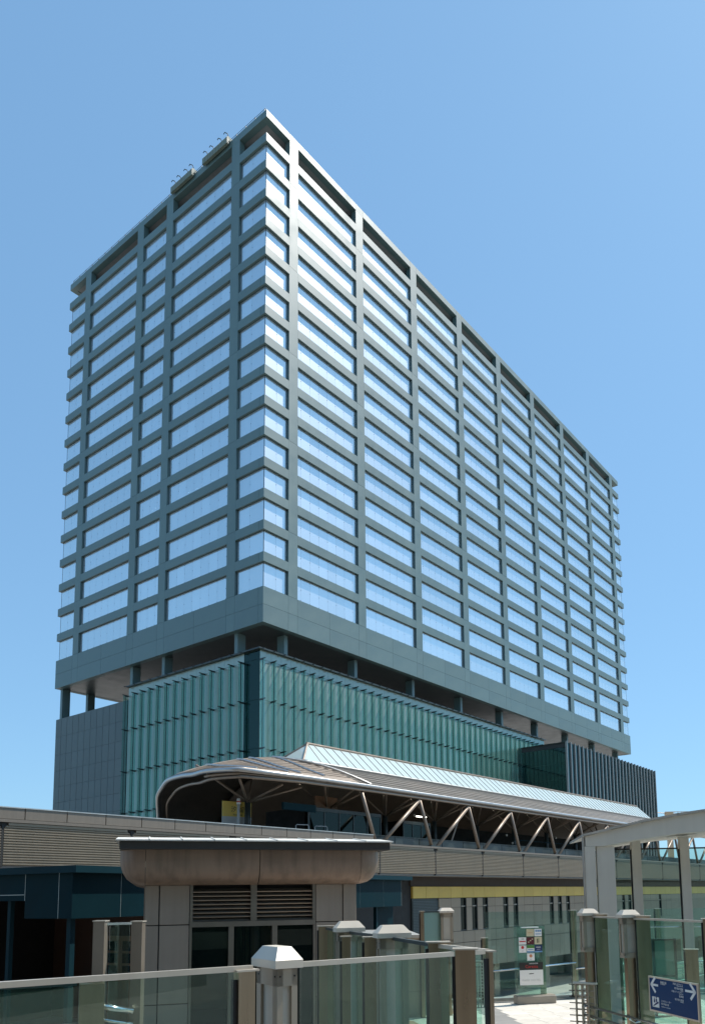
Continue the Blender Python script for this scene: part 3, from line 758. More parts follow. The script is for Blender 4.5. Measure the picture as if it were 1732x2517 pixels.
pl = thing('marker_pole', 'slim pale pole with red and white cap before the station board', 'pole', b0)
MB().tube((0, 0, 0), (0, 0, 2.45), 0.09, 10).build('shaft', 'ink_grey', pl, smooth=True)
MB().tube((0, 0, 2.45), (0, 0, 2.58), 0.13, 10).build('white_band', 'ink_white', pl)
MB().tube((0, 0, 2.58), (0, 0, 2.66), 0.132, 10).build('red_band', 'ink_red', pl)
MB().tube((0, 0, 2.66), (0, 0, 2.84), 0.13, 10, 0.10).build('cap', 'ink_white', pl)
for i, (s, lab) in enumerate(((-3.7, 'small white tube hoop rail on platform edge, next to the station board'), (-2.0, 'small white tube hoop rail on platform edge, farther from the station board'))):
    b0 = st_world(s, 1.6, ZP)
    h = MB().path([(-.45, 0, 0), (-.45, 0, 1.0), (-.38, 0, 1.08), (.38, 0, 1.08), (.45, 0, 1.0), (.45, 0, 0)], 0.03, 6).build('hoop_rail', 'ink_grey', None, b0)
    h.rotation_euler = (0, 0, SA - R(20)); h['label'] = lab; h['category'] = 'rail'; h['group'] = 'hoop rails on the platform end'

# ------------------------------------------------------------------ concourse building below the guideway
con = thing('concourse_building', 'beige panelled building with yellow band and slot windows beneath the guideway', 'building', SC, SA)
CT = 2.0
bpart('body', -30, 95, CT + .25, 15.0, EYE - 6.0, EYE + 1.44, 'joint', con)
bpart('shadow_band', 8.0, 95, CT + .1, CT + .24, EYE + 0.72, EYE + 1.44, 'brownshade', con)  # dark brown colour stands for the shade under the guideway
WINS = [14.35, 15.97, 17.58, 20.83, 22.52, 29.1, 30.75, 32.45, 45.6, 47.3, 49.0, 56.3, 62.0, 66.5, 68.2]
WW = 0.86
js = [8.15 + 1.63 * k for k in range(53)]
for a, b in zip(js[:-1], js[1:]):
    bpart('yellow_panel', a + .015, b - .015, CT, CT + .2, EYE - 0.22, EYE + 0.68, 'yellow', con)
def wall_cells(a, b):
    """the stone panels of one bay, cut round the slot windows"""
    z_rows = [(-6.0, -3.9), (-3.9, -2.95), (-2.95, -1.0), (-1.0, -0.25)]
    ws = [(w, w + WW) for w in WINS if w < b and w + WW > a]
    for z0, z1 in z_rows:
        if z0 >= -2.96 and ws:
            x = a
            for w0, w1 in ws:
                if w0 - .02 > x + .05: bpart('wall_panel', x + .012, w0 - .0, CT, CT + .2, EYE + z0 + .012, EYE + z1 - .012, 'wallpanel', con)
                x = max(x, w1)
            if b > x + .05: bpart('wall_panel', x + .0, b - .012, CT, CT + .2, EYE + z0 + .012, EYE + z1 - .012, 'wallpanel', con)
        else:
            bpart('wall_panel', a + .02, b - .02, CT, CT + .2, EYE + z0 + .02, EYE + z1 - .02, 'wallpanel', con)
for a, b in zip(js[:-1], js[1:]):
    if b < 12.3: continue
    if a > 60: continue
    wall_cells(a, b)
bpart('wall_panel', js[32] + .012, 95, CT, CT + .2, EYE - 6.0, EYE - .25, 'wallpanel', con)
for w in WINS[:12]:
    fr = MB().box(w + .02, w + .07, CT + .02, CT + .24, EYE - 2.93, EYE - .27).box(w + WW - .07, w + WW - .02, CT + .02, CT + .24, EYE - 2.93, EYE - .27)
    fr.box(w + .07, w + WW - .07, CT + .02, CT + .24, EYE - 2.93, EYE - 2.86).box(w + .07, w + WW - .07, CT + .05, CT + .24, EYE - .98, EYE - .86)
    wd = fr.build('window', 'steel_dark', con)
    bpart('pane', w + .07, w + WW - .07, CT + .13, CT + .15, EYE - 2.86, EYE - .98, 'darkglass', wd)
    bpart('pane', w + .07, w + WW - .07, CT + .13, CT + .15, EYE - .86, EYE - .27, 'darkglass', wd)
    bpart('catch', w + .12, w + WW - .3, CT + .0, CT + .05, EYE - .97, EYE - .88, 'lampbox', wd)
# dark louvred bay at its left end
bpart('louvre_bay', 8.15, 12.3, CT + .12, CT + .2, EYE - 6, EYE - .25, 'steel_dark', con)
m = MB()
for k in range(46): m.box(8.2, 12.25, CT + .04, CT + .1, EYE - 5.9 + k * .12, EYE - 5.9 + k * .12 + .06)
lv = m.build('louvre_slats', 'podstone', con); lv['kind'] = 'stuff'
for s in range(-24, 95, 9): bpart('ground_column', s, s + .8, CT + 1.2, CT + 2.0, 0.0, EYE - 6.0, 'wallpanel', con)
bpart('ground_wall', -30, 95, 9.0, 9.2, 0.0, EYE - 6.0, 'beige', con)

# ================================================================== STREET in front of the station
struct('road', MB().box(-70, 110, -16, -5, 0.0, 0.004), 'asphalt', None, (SC[0], SC[1], 0), SA)
for nm, t in (('kerb', -5.0), ('kerb', -16.25)):
    struct(nm, MB().box(-70, 110, t, t + .25, 0.0, 0.14), 'concrete', None, (SC[0], SC[1], 0), SA)
struct('road_marking', MB().box(-70, 110, -5.5, -5.35, 0.004, 0.009), 'paint', None, (SC[0], SC[1], 0), SA)
m = MB()
for k in range(0, 30): m.box(-60 + k * 6, -57 + k * 6, -10.6, -10.45, 0.004, 0.009)
struct('road_marking', m, 'paint', None, (SC[0], SC[1], 0), SA)
c0 = st_world(0, 0, 0)
gb = thing('guard_rail', 'long low pale guard rail along the street below the station', 'guard rail', (SC[0], SC[1], 0), SA)
for k in range(20):
    bpart('post', 10 + k * 3 - .05, 10 + k * 3 + .05, -4.35, -4.25, 0.0, 0.95, 'coping', gb)
for z in (0.35, 0.62, 0.88): bpart('rail', 9.8, 67.4, -4.4, -4.36, z, z + .12, 'coping', gb)
CL = ('orange traffic cone by the guard rail, leftmost of three', 'orange traffic cone by the guard rail, middle of three', 'orange traffic cone by the guard rail, rightmost of three')
for s, lab in zip((17.2, 22.0, 26.5), CL):
    p = st_world(s, -3.2, 0)
    c = thing('traffic_cone', lab, 'cone', p, SA, 'traffic cones below the station')
    bpart('base', -.19, .19, -.19, .19, 0, .03, 'cone', c)
    MB().tube((0, 0, .03), (0, 0, .72), .15, 12, .03).build('body', 'cone', c, smooth=True)
    MB().tube((0, 0, .32), (0, 0, .48), .108, 12, .078).build('band', 'ink_white', c)

def person(label, loc, rz, top, legs, step):
    """standing / walking figure, one skinned body"""
    V_ = [(0, 0, .95), (0, 0, 1.15), (0, 0, 1.38), (0, 0, 1.5), (0, .01, 1.62),
          (-.19, 0, 1.4), (-.24, .05, 1.12), (-.22, -.1, .9), (.19, 0, 1.4), (.24, -.05, 1.12), (.22, .12, .9),
          (-.1, 0, .9), (-.11, step * .5 - .02, .5), (-.11, step, .08), (-.11, step - .14, .04),
          (.1, 0, .9), (.11, -step * .3 - .04, .5), (.11, -step, .08), (.11, -step - .14, .04)]
    E_ = [(0, 1), (1, 2), (2, 3), (3, 4), (2, 5), (5, 6), (6, 7), (2, 8), (8, 9), (9, 10), (0, 11), (11, 12), (12, 13), (13, 14), (0, 15), (15, 16), (16, 17), (17, 18)]
    Rr = [.15, .13, .15, .055, .10, .07, .05, .04, .07, .05, .04, .10, .065, .045, .04, .10, .065, .045, .04]
    me = bpy.data.meshes.new('person'); me.from_pydata(V_, E_, [])
    o = bpy.data.objects.new('person', me); COL.objects.link(o)
    md = o.modifiers.new('skin', 'SKIN'); sub = o.modifiers.new('sub', 'SUBSURF'); sub.levels = sub.render_levels = 1
    for d, r in zip(me.skin_vertices[0].data, Rr): d.radius = (r, r * .8)
    me.skin_vertices[0].data[0].use_root = True
    dg = bpy.context.evaluated_depsgraph_get(); m2 = bpy.data.meshes.new_from_object(o.evaluated_get(dg)); bpy.data.objects.remove(o)
    for k in (legs, top, 'skin'): m2.materials.append(MT[k])
    for p in m2.polygons:
        z = p.center.z; p.use_smooth = True
        p.material_index = 2 if z > 1.5 or (abs(p.center.x) > .17 and z < 1.08 and z > .8) else 1 if z > .97 else 0
    b = link('person', m2, None, loc, (0, 0, rz), label, 'person', 'people walking on the street')
    MB().tube((0, .02, 1.62), (0, .03, 1.745), .108, 10, .07).build('hair', 'hair', b, smooth=True)
for (px, lab, top, legs, stp, rz) in ((1531, 'person in dark trousers and white shirt, leftmost of the walkers on the far street', 'cl_white', 'cl_dark', .18, 1.2),
        (1544, 'person in white top walking on the far street, between two others in a row', 'cl_white', 'cl_white', .12, 2.0),
        (1551, 'person in white shirt with dark legs striding on the far street', 'cl_white', 'cl_dark', .25, -1.4),
        (1562, 'person in dark clothes, rightmost of the walkers on the far street', 'cl_dark', 'cl_dark', .2, 0.4)):
    p = on_z(px, 2377, 0.0)
    person(lab, (p.x, p.y, 0), rz, top, legs, stp)

# distant crane over the pavilion roof
cp = on_depth(1643, 2010, 300)
cr = thing('tower_crane', 'small pale orange construction crane far away above the white canopy roof', 'crane', (cp.x, cp.y, 0))
MB().box(-.9, .9, -.9, .9, 0, cp.z - 1).build('mast', 'crane', cr)
MB().box(-1.3, 1.3, -1.3, 1.3, cp.z - 1, cp.z + 2.2).build('cab', 'crane', cr)
m = MB().box(-1.5, 17, -.5, -.35, cp.z + 1.4, cp.z + 1.6).box(-1.5, 17, .35, .5, cp.z + 1.4, cp.z + 1.6).box(-1.5, 17, -.1, .1, cp.z + 2.2, cp.z + 2.4)
for k in range(12):
    m.tube((k * 1.4, -.4, cp.z + 1.5), (k * 1.4 + .7, 0, cp.z + 2.3), .08, 4); m.tube((k * 1.4 + .7, 0, cp.z + 2.3), (k * 1.4 + 1.4, .4, cp.z + 1.5), .08, 4)
m.build('jib', 'crane', cr)
MB().tube((-1.5, 0, cp.z + 1.8), (-6.0, 0, cp.z + 2.2), .15, 6).build('counter_jib', 'crane', cr)
MB().box(-6.6, -5.6, -.6, .6, cp.z + 1.6, cp.z + 2.6).build('counterweight', 'steel_dark', cr)

# ================================================================== PLAZA DECK
DZ = 6.0
FE = [(-14.0, 21.2), (2.37, 22.85), (4.92, 23.45), (16.0, 26.0)]         # far edge of the deck
plz = MB(); poly = [(-14, -6), (16, -6)] + list(reversed(FE)); plz.prism([(p[0], p[1]) for p in poly], 2, DZ - 0.7, DZ - .03)
plaza = plz.build('plaza', 'deck', None, kind='structure')
def far_y(x):
    for (a, ya), (b, yb) in zip(FE[:-1], FE[1:]):
        if a <= x <= b: return ya + (yb - ya) * (x - a) / (b - a)
    return 20
ra = R(14); ca, sa = math.cos(ra), math.sin(ra)
# three bands of paving, laid on lines turned with the deck edge
slab = {}
cnt = 0
for i in range(-8, 26):
    for j in range(0, 15):
        gx, gy = i * 0.6, 11.5 + j * 0.72
        x = 0.2 + gx * ca - (gy - 11.5) * sa * .4; y = gy + gx * sa
        if y > far_y(max(-14, min(16, x))) - .75 or x < -2.2 or x > 8.5 or y < 12.5: continue
        band = (i + 8) % 9
        mt = 'paving'
        if x < 1.6 and (j + i) % 5 in (0, 1): mt = 'brickpave'
        if i == 5: mt = 'greypave'
        if (mt,) not in slab: slab[(mt,)] = MB().box(-.296, .296, -.356, .356, -.03, 0).mesh('paving_slab', mt)
        if cnt < 300:
            link('paving_slab', slab[(mt,)], plaza, (x, y, DZ + random.uniform(-.001, .001)), (0, 0, ra)); cnt += 1
bpart('bed_sheet', -13.9, 15.9, -5.9, 12.0, DZ - .03, DZ - .004, 'greypave', plaza)
# raised kerb at the far edge
for (a, ya), (b, yb) in zip(FE[:-1], FE[1:]):
    k = MB(); d = Vector((b - a, yb - ya, 0)); L = d.length; k.box(0, L - .01, -.3, 0, -.7, .06)
    o = k.build('edge_kerb', 'coping', plaza, (a, ya, DZ)); o.rotation_euler = (0, 0, math.atan2(d.y, d.x))
for x in (-10, 0, 10):
    struct('deck_pier', MB().box(x - .6, x + .6, 8, 9.2, 0, DZ - .7), 'concrete', plaza)

# ------------------------------------------------------------------ glass screens with stainless posts
def cap_mb(w, d, h, lip=.05):
    m = MB()
    a, b = w / 2, d / 2; ti, tj = a * .5, b * .62
    k = 0
    m.v = [(-a, -b, 0), (a, -b, 0), (a, b, 0), (-a, b, 0), (-a, -b, lip), (a, -b, lip), (a, b, lip), (-a, b, lip), (-ti, -tj, h), (ti, -tj, h), (ti, tj, h), (-ti, tj, h)]
    m.f = [(0, 3, 2, 1), (0, 1, 5, 4), (1, 2, 6, 5), (2, 3, 7, 6), (3, 0, 4, 7), (4, 5, 9, 8), (5, 6, 10, 9), (6, 7, 11, 10), (7, 4, 8, 11), (8, 9, 10, 11)]
    return m
def lamp_post(parent, x, y, ztop, w=.14, d=.30, boxlen=None, rz=0):
    """stainless post with lamp housing and hipped cap; parts of the screen it stands in (x along the screen)"""
    p = link('lamp_post', MB().box(-w / 2 + .03, w / 2 - .03, -d / 2 + .06, d / 2 - .06, 0, ztop - .3).mesh('lamp_post', 'stainless'), parent, (x, y, 0), (0, 0, rz))
    hb = ztop - (boxlen or 1.5); e, g, s = w / 2, d / 2, .04
    link('cap', cap_mb(w + .05, d + .06, .13).mesh('cap', 'cap'), p, (0, 0, ztop - .13))
    hs = MB()
    for sx, sy in ((-1, -1), (1, -1), (1, 1), (-1, 1)):      # four corner stiles
        x0, x1 = sorted((sx * e, sx * (e - s))); y0, y1 = sorted((sy * g, sy * (g - s * 1.6))); hs.box(x0, x1, y0, y1, hb, ztop - .135)
    hs.box(-e, e, -g, g, ztop - .24, ztop - .135); hs.box(-e, e, -g, g, hb - .04, hb + .05)
    hs.build('housing', 'lampbox', p)
    for f in (-1, 1):
        MB().box(f * (e - .025) - .006, f * (e - .025) + .006, -g + s, g - s, hb + .05, ztop - .24).build('lens', 'lamplens', p)
        MB().box(-e + s, e - s, f * (g - .03) - .006, f * (g - .03) + .006, hb + .05, ztop - .24).build('lens', 'lamplens', p)
    sc = MB()
    for zz in (ztop - .18, hb + .01, (ztop + hb) / 2):
        for q in (-e + .02, e - .02): sc.tube((q, -g - .003, zz), (q, -g + .01, zz), .006, 6)
        for q in (-g + .03, g - .03): sc.tube((-e - .003, q, zz), (-e + .01, q, zz), .006, 6)
    sc.build('screws', 'rubber', p)
    return p
def plate_post(parent, x, y, ztop, rz, w=.24, d=.09, mat='stainless', zb=0.0):
    p = link('post', MB().box(-w / 2, w / 2, -d / 2, d / 2, 0, ztop).mesh('post', mat), parent, (x, y, zb), (0, 0, rz))
    link('gasket', MB().box(-w / 2 - .025, -w / 2, -.02, .02, 0, ztop - .05).mesh('gasket', 'rubber'), p)
    link('cap_plate', MB().box(-w / 2 - .02, w / 2 + .02, -d / 2 - .02, d / 2 + .02, ztop, ztop + .012).mesh('cap_plate', 'rail'), p)
    return p
def span(parent, p, q, z0, z1, mat='screen', rail=True, gap=.12, rw=.04, rh=.033, thick=.016, railmat='rail'):
    p, q = Vector((p[0], p[1], 0)), Vector((q[0], q[1], 0)); d = (q - p); L = d.length; a = math.atan2(d.y, d.x)
    link('pane', MB().box(gap, L - gap, -thick / 2, thick / 2, z0, z1 - (rh if rail else 0)).mesh('pane', mat), parent, p, (0, 0, a))
    if rail: link('top_rail', MB().box(gap * .6, L - gap * .6, -rw / 2, rw / 2, z1 - rh, z1).mesh('top_rail', railmat), parent, p, (0, 0, a))
ZT = EYE - 0.42 - DZ      # rail top above the deck (2.58 m)
fa = math.atan2(.57, .82)
fs = thing('glass_screen', 'nearest glass screen with pale top rail and capped lamp post, across the bottom', 'glass screen', (0, 0, DZ), 0, 'glass screens with stainless posts')
P1 = (-0.81, 5.05); LFT = (-3.6, 3.12); C1 = (0.45, 5.93); E1 = (0.69, 6.10)
lamp_post(fs, P1[0] + .02, P1[1] + .02, ZT + .11, .14, .30, 1.9, fa)
plate_post(fs, P1[0] - .16, P1[1] - .11, ZT - .034, fa, .11, .08)
span(fs, LFT, (P1[0] - .06, P1[1] - .05), 0.02, ZT)
span(fs, (P1[0] + .06, P1[1] + .05), C1, 0.02, ZT)
plate_post(fs, C1[0] + .04, C1[1] + .02, ZT + .01, R(-4), .15, .09)
span(fs, C1, E1, 0.02, ZT, gap=.1)
plate_post(fs, E1[0], E1[1], ZT - .02, R(20), .035, .05)
plate_post(fs, LFT[0], LFT[1], ZT, fa)
bs = thing('glass_screen', 'glass screen with two capped lamp posts running back beside the kiosk', 'glass screen', (0, 0, DZ), 0, 'glass screens with stainless posts')
ba = math.atan2(-3.96, 1.29)
B0, B3, B2, B1 = (-1.02, 10.9), (-0.62, 9.65), (-0.08, 8.15), (0.33, 6.85)
plate_post(bs, *B0, ZT + .01, R(10), .20, .08)
lamp_post(bs, *B3, ZT + .12, .14, .30, 2.3, ba)
lamp_post(bs, *B2, ZT + .12, .14, .30, 2.3, ba)
plate_post(bs, B3[0] - .02, B3[1] - .25, ZT - .06, R(6), .10, .06)
plate_post(bs, B2[0] - .22, B2[1] + .28, ZT - .02, R(6), .16, .06)
plate_post(bs, *B1, ZT + .01, R(4), .17, .09)
span(bs, B0, B3, .02, ZT, railmat='steel_dark'); span(bs, B3, B2, .02, ZT, railmat='steel_dark'); span(bs, B2, B1, .02, ZT, railmat='steel_dark'); span(bs, B1, E1, .02, ZT, gap=.05)
rs = thing('glass_screen', 'glass screen with two lamp boxes and blue direction sign at lower right', 'glass screen', (0, 0, DZ), 0, 'glass screens with stainless posts')
ra_ = math.atan2(11.62 - 14.6, 4.43 - 3.69)
Ra, Rb, Rc_ = (3.60, 14.75), (3.93, 13.30), (4.47, 11.45)
for q in (Ra, Rb):
    lamp_post(rs, q[0] - .06, q[1] + .02, ZT + .13, .16, .28, .76, ra_)
    plate_post(rs, q[0] + .16, q[1] - .08, ZT + .02, R(-16), .22, .10)
plate_post(rs, Rc_[0] + .10, Rc_[1], ZT + .02, R(-16), .30, .10)
span(rs, Ra, Rb, .02, ZT, railmat='rail'); span(rs, Rb, Rc_, .02, ZT)
d = Vector((Rc_[0] - Ra[0], Rc_[1] - Ra[1], 0)).normalized(); nrm = Vector((d.y, -d.x, 0))
if nrm.y > 0 : nrm = -nrm
if nrm.x > 0: nrm = Vector((-abs(d.y), -abs(d.x), 0))
for z in (0.95, 0.78):
    a = Vector((Ra[0], Ra[1], z)) + nrm * .22; b = Vector((Rc_[0], Rc_[1], z)) + nrm * .22 + d * 2
    MB().tube(a, b, .022, 8).build('handrail', 'polish', rs, smooth=True)
for q in (Ra, Rb):
    b = Vector((q[0], q[1], 0)) + d * .15
    m = MB()
    for z in (0.95, 0.78): m.path([b + Vector((0, 0, z - .06)), b + nrm * .12 + Vector((0, 0, z - .08)), b + nrm * .22 + Vector((0, 0, z - .015))], .014, 6)
    m.build('handrail_bracket', 'polish', rs)
# blue direction sign fixed to that screen
sgn_n = nrm
s0 = on_plane(1599, 2440, (Rb[0] + nrm.x * .07, Rb[1] + nrm.y * .07, 0), nrm); s1 = on_plane(1716, 2462, (Rb[0] + nrm.x * .07, Rb[1] + nrm.y * .07, 0), nrm)
zt_ = on_plane(1655, 2412, (Rb[0] + nrm.x * .07, Rb[1] + nrm.y * .07, 0), nrm).z; zb_ = on_plane(1655, 2493, (Rb[0] + nrm.x * .07, Rb[1] + nrm.y * .07, 0), nrm).z
L = math.hypot(s1.x - s0.x, s1.y - s0.y); an = math.atan2(s1.y - s0.y, s1.x - s0.x)
bsn = thing('direction_sign', 'blue direction sign with white arrows and an escalator symbol on the glass', 'sign', (s0.x, s0.y, zb_), an)
Hs = zt_ - zb_
bpart('board', 0, L, -.02, 0.0, 0, Hs, 'blue', bsn)
MB().box(-.025, 0, -.024, .004, -.025, Hs + .025).box(L, L + .025, -.024, .004, -.025, Hs + .025).box(0, L, -.024, .004, Hs, Hs + .025).box(0, L, -.024, .004, -.025, 0).build('frame', 'rail', bsn)
def arrow(x, z, w, flip):
    f = -1 if flip else 1; th = .035
    m = MB()
    def bar(a, b, t):
        a, b = Vector((a[0], 0, a[1])), Vector((b[0], 0, b[1])); dd = (b - a).normalized(); pp = Vector((-dd.z, 0, dd.x)) * t / 2
        m.prism([((a + pp).x, (a + pp).z), ((b + pp).x, (b + pp).z), ((b - pp).x, (b - pp).z), ((a - pp).x, (a - pp).z)], 1, -.0245, -.021)
    bar((x - f * w / 2, z), (x + f * w / 2 - f * .03, z), th)
    bar((x + f * (w / 2 - .12), z + .115), (x + f * w / 2, z - .008), th * 1.2); bar((x + f * (w / 2 - .12), z - .115), (x + f * w / 2, z + .008), th * 1.2)
    return m
arrow(L * .115, Hs * .79, L * .16, True).build('arrow', 'ink_white', bsn)
arrow(L * .87, Hs * .79, L * .20, False).build('arrow', 'ink_white', bsn)
rt = (R(90), 0, 0)
for body, x, z, sz, al in (('新橋方面', .25, .90, .044, 'LEFT'), ('For Shimbashi', .25, .85, .024, 'LEFT'), ('汐留シオサイト', .73, .93, .040, 'RIGHT'), ('Shiodome SIO-SITE', .73, .885, .022, 'RIGHT'),
        ('地下鉄汐留駅', .73, .80, .040, 'RIGHT'), ('Subway', .73, .755, .022, 'RIGHT'), ('汐留メディアタワー', .73, .70, .036, 'RIGHT'), ('Media Tower', .73, .655, .022, 'RIGHT'),
        ('駐車場', .73, .58, .04, 'RIGHT'), ('地下歩行者道', .73, .47, .04, 'RIGHT'), ('Underpass', .73, .42, .022, 'RIGHT'),
        ('エスカレーター', .25, .33, .042, 'LEFT'), ('地下歩道方面', .25, .24, .036, 'LEFT'), ('Escalator to underpass', .25, .16, .028, 'LEFT')):
    text('lettering', body, sz * .92, 'ink_white', bsn, (L * x, -.0225, Hs * z), rt, al, .0008)
bpart('pictogram', L * .05, L * .20, -.0235, -.0205, Hs * .10, Hs * .42, 'ink_white', bsn)
m = MB().prism([(L * .06, Hs * .13), (L * .09, Hs * .13), (L * .19, Hs * .24), (L * .19, Hs * .28), (L * .165, Hs * .28)], 1, -.0255, -.0238)
for x in (.085, .13):
    m.box(L * x, L * (x + .028), -.0255, -.0238, Hs * .24 + (x - .085) * .3, Hs * .34 + (x - .085) * .3); m.box(L * (x + .003), L * (x + .024), -.0255, -.0238, Hs * .355 + (x - .085) * .3, Hs * .39 + (x - .085) * .3)
m.build('pictogram_print', 'ink_navy', bsn)

# far screens on the edge of the plaza
ls = thing('glass_screen', 'tall clear glass screen with thin rail along the far plaza edge behind the totem', 'glass screen', (0, 0, DZ), 0, 'glass screens with stainless posts')
xs = [2.42, 5.1, 7.8, 10.6]
for i, x in enumerate(xs):
    plate_post(ls, x, far_y(x) - .32, 1.76 if i == 0 else 2.5, R(14), .17, .10)
for a, b in zip(xs[:-1], xs[1:]):
    span(ls, (a, far_y(a) - .42), (b, far_y(b) - .42), .08, 2.5, 'screen_far', rail=False, gap=.02)
    MB().tube((a, far_y(a) - .5, .82), (b, far_y(b) - .5, 1.0), .025, 8).build('handrail', 'polish', ls, smooth=True)
f2 = thing('glass_screen', 'narrow far glass screen with a single lamp box beyond the near posts', 'glass screen', (0, 0, DZ), 0, 'glass screens with stainless posts')
lamp_post(f2, 1.18, 20.0, 2.68, .18, .32, .85, ra_)
plate_post(f2, 0.56, 19.7, 2.6, R(10), .09, .09)
span(f2, (0.56, 19.7), (1.1, 20.0), .05, 2.6, 'frost', railmat='steel_dark', gap=.05)
f3 = thing('glass_screen', 'lower glass screen with short stainless posts behind the blue sign', 'glass screen', (0, 0, DZ), 0, 'glass screens with stainless posts')
pa = on_depth(1514, 2340, 18.0); pb = on_depth(1697, 2334, 15.2)
for p in (pa, pb): plate_post(f3, p.x, p.y, p.z - DZ, R(-12), .23, .12)
span(f3, (pa.x, pa.y), (pb.x, pb.y), .05, pa.z - DZ - .02, 'screen_far', rail=False)
fp0 = on_depth(1606, 2312, 19.5); fp1 = on_depth(1654, 2312, 19.5)
fz = thing('frosted_panel', 'pale green frosted glass panel with dark bands behind the blue sign', 'glass panel', (fp0.x, fp0.y, DZ))
for z0, z1 in ((0.05, .58), (.64, .92), (.98, fp0.z - DZ)): bpart('pane', 0, fp1.x - fp0.x, 0, .03, z0, z1, 'frost', fz)
MB().box(-.05, 0, -.03, .06, 0, fp0.z - DZ + .05).box(fp1.x - fp0.x, fp1.x - fp0.x + .05, -.03, .06, 0, fp0.z - DZ + .05).box(0, fp1.x - fp0.x, -.02, .05, .585, .635).box(0, fp1.x - fp0.x, -.02, .05, .925, .975).box(0, fp1.x - fp0.x, -.02, .05, fp0.z - DZ, fp0.z - DZ + .04).build('frame', 'steel_dark', fz)

# left screens: stainless pair beside the kiosk, low wall with glass
q0 = on_depth(249, 2265, 10.6); q1 = on_depth(341, 2266, 10.9)
kl = thing('glass_screen', 'dark glass screen between two tall stainless posts left of the kiosk', 'glass screen', (0, 0, DZ), 0, 'glass screens with stainless posts')
for q in (q0, q1):
    MB().box(-.075, .075, -.075, .075, 0, q.z - DZ).build('post', 'louver', kl, (q.x, q.y, 0))
    MB().box(-.085, .085, -.085, .085, q.z - DZ, q.z - DZ + .015).build('cap_plate', 'rail', kl, (q.x, q.y, 0))
span(kl, (q0.x, q0.y), (q1.x, q1.y), .05, q0.z - DZ - .02, railmat='polish')
for z in (1.62, 1.45):
    MB().tube((q0.x, q0.y - .15, z), (q1.x, q1.y - .15, z - .12), .022 if z < 1.6 else .04, 8).build('handrail', 'polish', kl, smooth=True)
lw0 = on_depth(-120, 2440, 9.6); lw1 = on_depth(200, 2440, 10.2)
lw = thing('low_wall', 'low grey panelled wall topped with dark green glass at the lower left', 'wall', (lw0.x, lw0.y, DZ), math.atan2(lw1.y - lw0.y, lw1.x - lw0.x))
LL = math.hypot(lw1.x - lw0.x, lw1.y - lw0.y)
bpart('core', .02, LL - .02, .03, .2, 0, 1.42, 'joint', lw)
for k in range(4):
    bpart('wall_panel', k * LL / 4 + .008, (k + 1) * LL / 4 - .008, 0, .03, .01, 1.44, 'parapet', lw)
bpart('pane', .05, LL - .08, .09, .11, 1.44, 1.90, 'screen_far', lw)
bpart('glass_rail', .05, LL - .05, .07, .13, 1.90, 1.93, 'steel_dark', lw)
MB().box(LL - .02, LL + .28, -.03, .2, 0, 1.92).build('end_post', 'stainless', lw)

# ------------------------------------------------------------------ totem with posters
tb = on_z(1314, 2466, DZ)
tt = thing('poster_totem', 'glass totem with a grid of small posters and two larger ones on a stone base', 'sign', (tb.x, tb.y, DZ), R(11))
TWD = .56
bpart('base', -TWD, TWD, -.17, .17, 0, .22, 'base', tt, .012)
bpart('base_top', -TWD + .02, TWD - .02, -.15, .15, .22, .235, 'lampbox', tt)
bpart('glass_sheet', -.56, .34, -.03, -.014, .236, 2.12, 'screen_far', tt)
bpart('glass_sheet', -.45, .36, .02, .036, .236, 2.10, 'screen_far', tt)
bpart('support_plate', .20, .36, .045, .075, .236, 2.0, 'stainless', tt)
bpart('top_clip', -.34, .16, -.05, .05, 2.06, 2.09, 'ink_white', tt)
PW = .215; x0 = -.43; yf = -.034
def poster(c, r, mat, sub=None):
    xa = x0 + c * .232; za = 1.83 - r * .222
    p = bpart('poster', xa, xa + PW, yf - .004, yf, za, za + .198, mat, tt)
    for s in sub or []:
        bpart('print', *s[:2], *( -.0045, -.002), *s[2:4], s[4], p)
    return p
h2 = PW / 2; v2 = .099
poster(1, 0, 'ink_cream', [(-.07, .07, -.005, .005, 'ink_orange')])
poster(2, 0, 'ink_white', [(-.08, -.03, .02, .07, 'ink_skyblue'), (-.02, .03, .02, .07, 'ink_skyblue'), (.04, .09, .02, .07, 'ink_skyblue'), (-.08, .09, -.05, -.03, 'ink_skyblue')])
poster(0, 1, 'ink_white', [(-.03, .05, .045, .06, 'ink_black'), (-.09, .09, -.03, 0, 'ink_red')])
poster(1, 1, 'ink_maroon', [(-.07, -.035, -.05, -.02, 'ink_cream'), (-.015, .02, -.01, .02, 'ink_cream'), (.04, .075, .03, .06, 'ink_cream')])
poster(2, 1, 'ink_cream', [(-.04, -.02, -.06, .05, 'ink_black'), (.0, .02, -.06, .01, 'ink_black'), (-.02, .03, .03, .05, 'ink_green')])
p = poster(0, 2, 'ink_white', [(-.03, .03, -.06, -.045, 'ink_grey')])
MB().tube((0, -.0045, .045), (0, -.002, .045), .042, 14).build('print', 'ink_red', p)
poster(1, 2, 'ink_white', [(-.107, .107, .02, .098, 'ink_green'), (-.107, .107, -.098, -.06, 'ink_skyblue'), (-.08, .08, -.03, -.01, 'ink_skyblue')])
poster(2, 2, 'ink_navy', [(-.07, .06, .035, .05, 'ink_white'), (-.05, .05, -.02, -.01, 'ink_grey'), (-.107, .107, -.098, -.06, 'ink_skyblue')])
p = poster(1, 3, 'ink_white', [(-.03, .03, -.07, -.05, 'ink_grey')])
MB().tube((0, -.0045, .03), (0, -.002, .03), .045, 14).build('print', 'ink_orange', p)
bpart('poster', -.43, .25, yf - .004, yf, .915, 1.115, 'ink_black', tt)
text('lettering', 'Caretta', .12, 'ink_red', tt, (-.08, yf - .006, 1.0), rt)
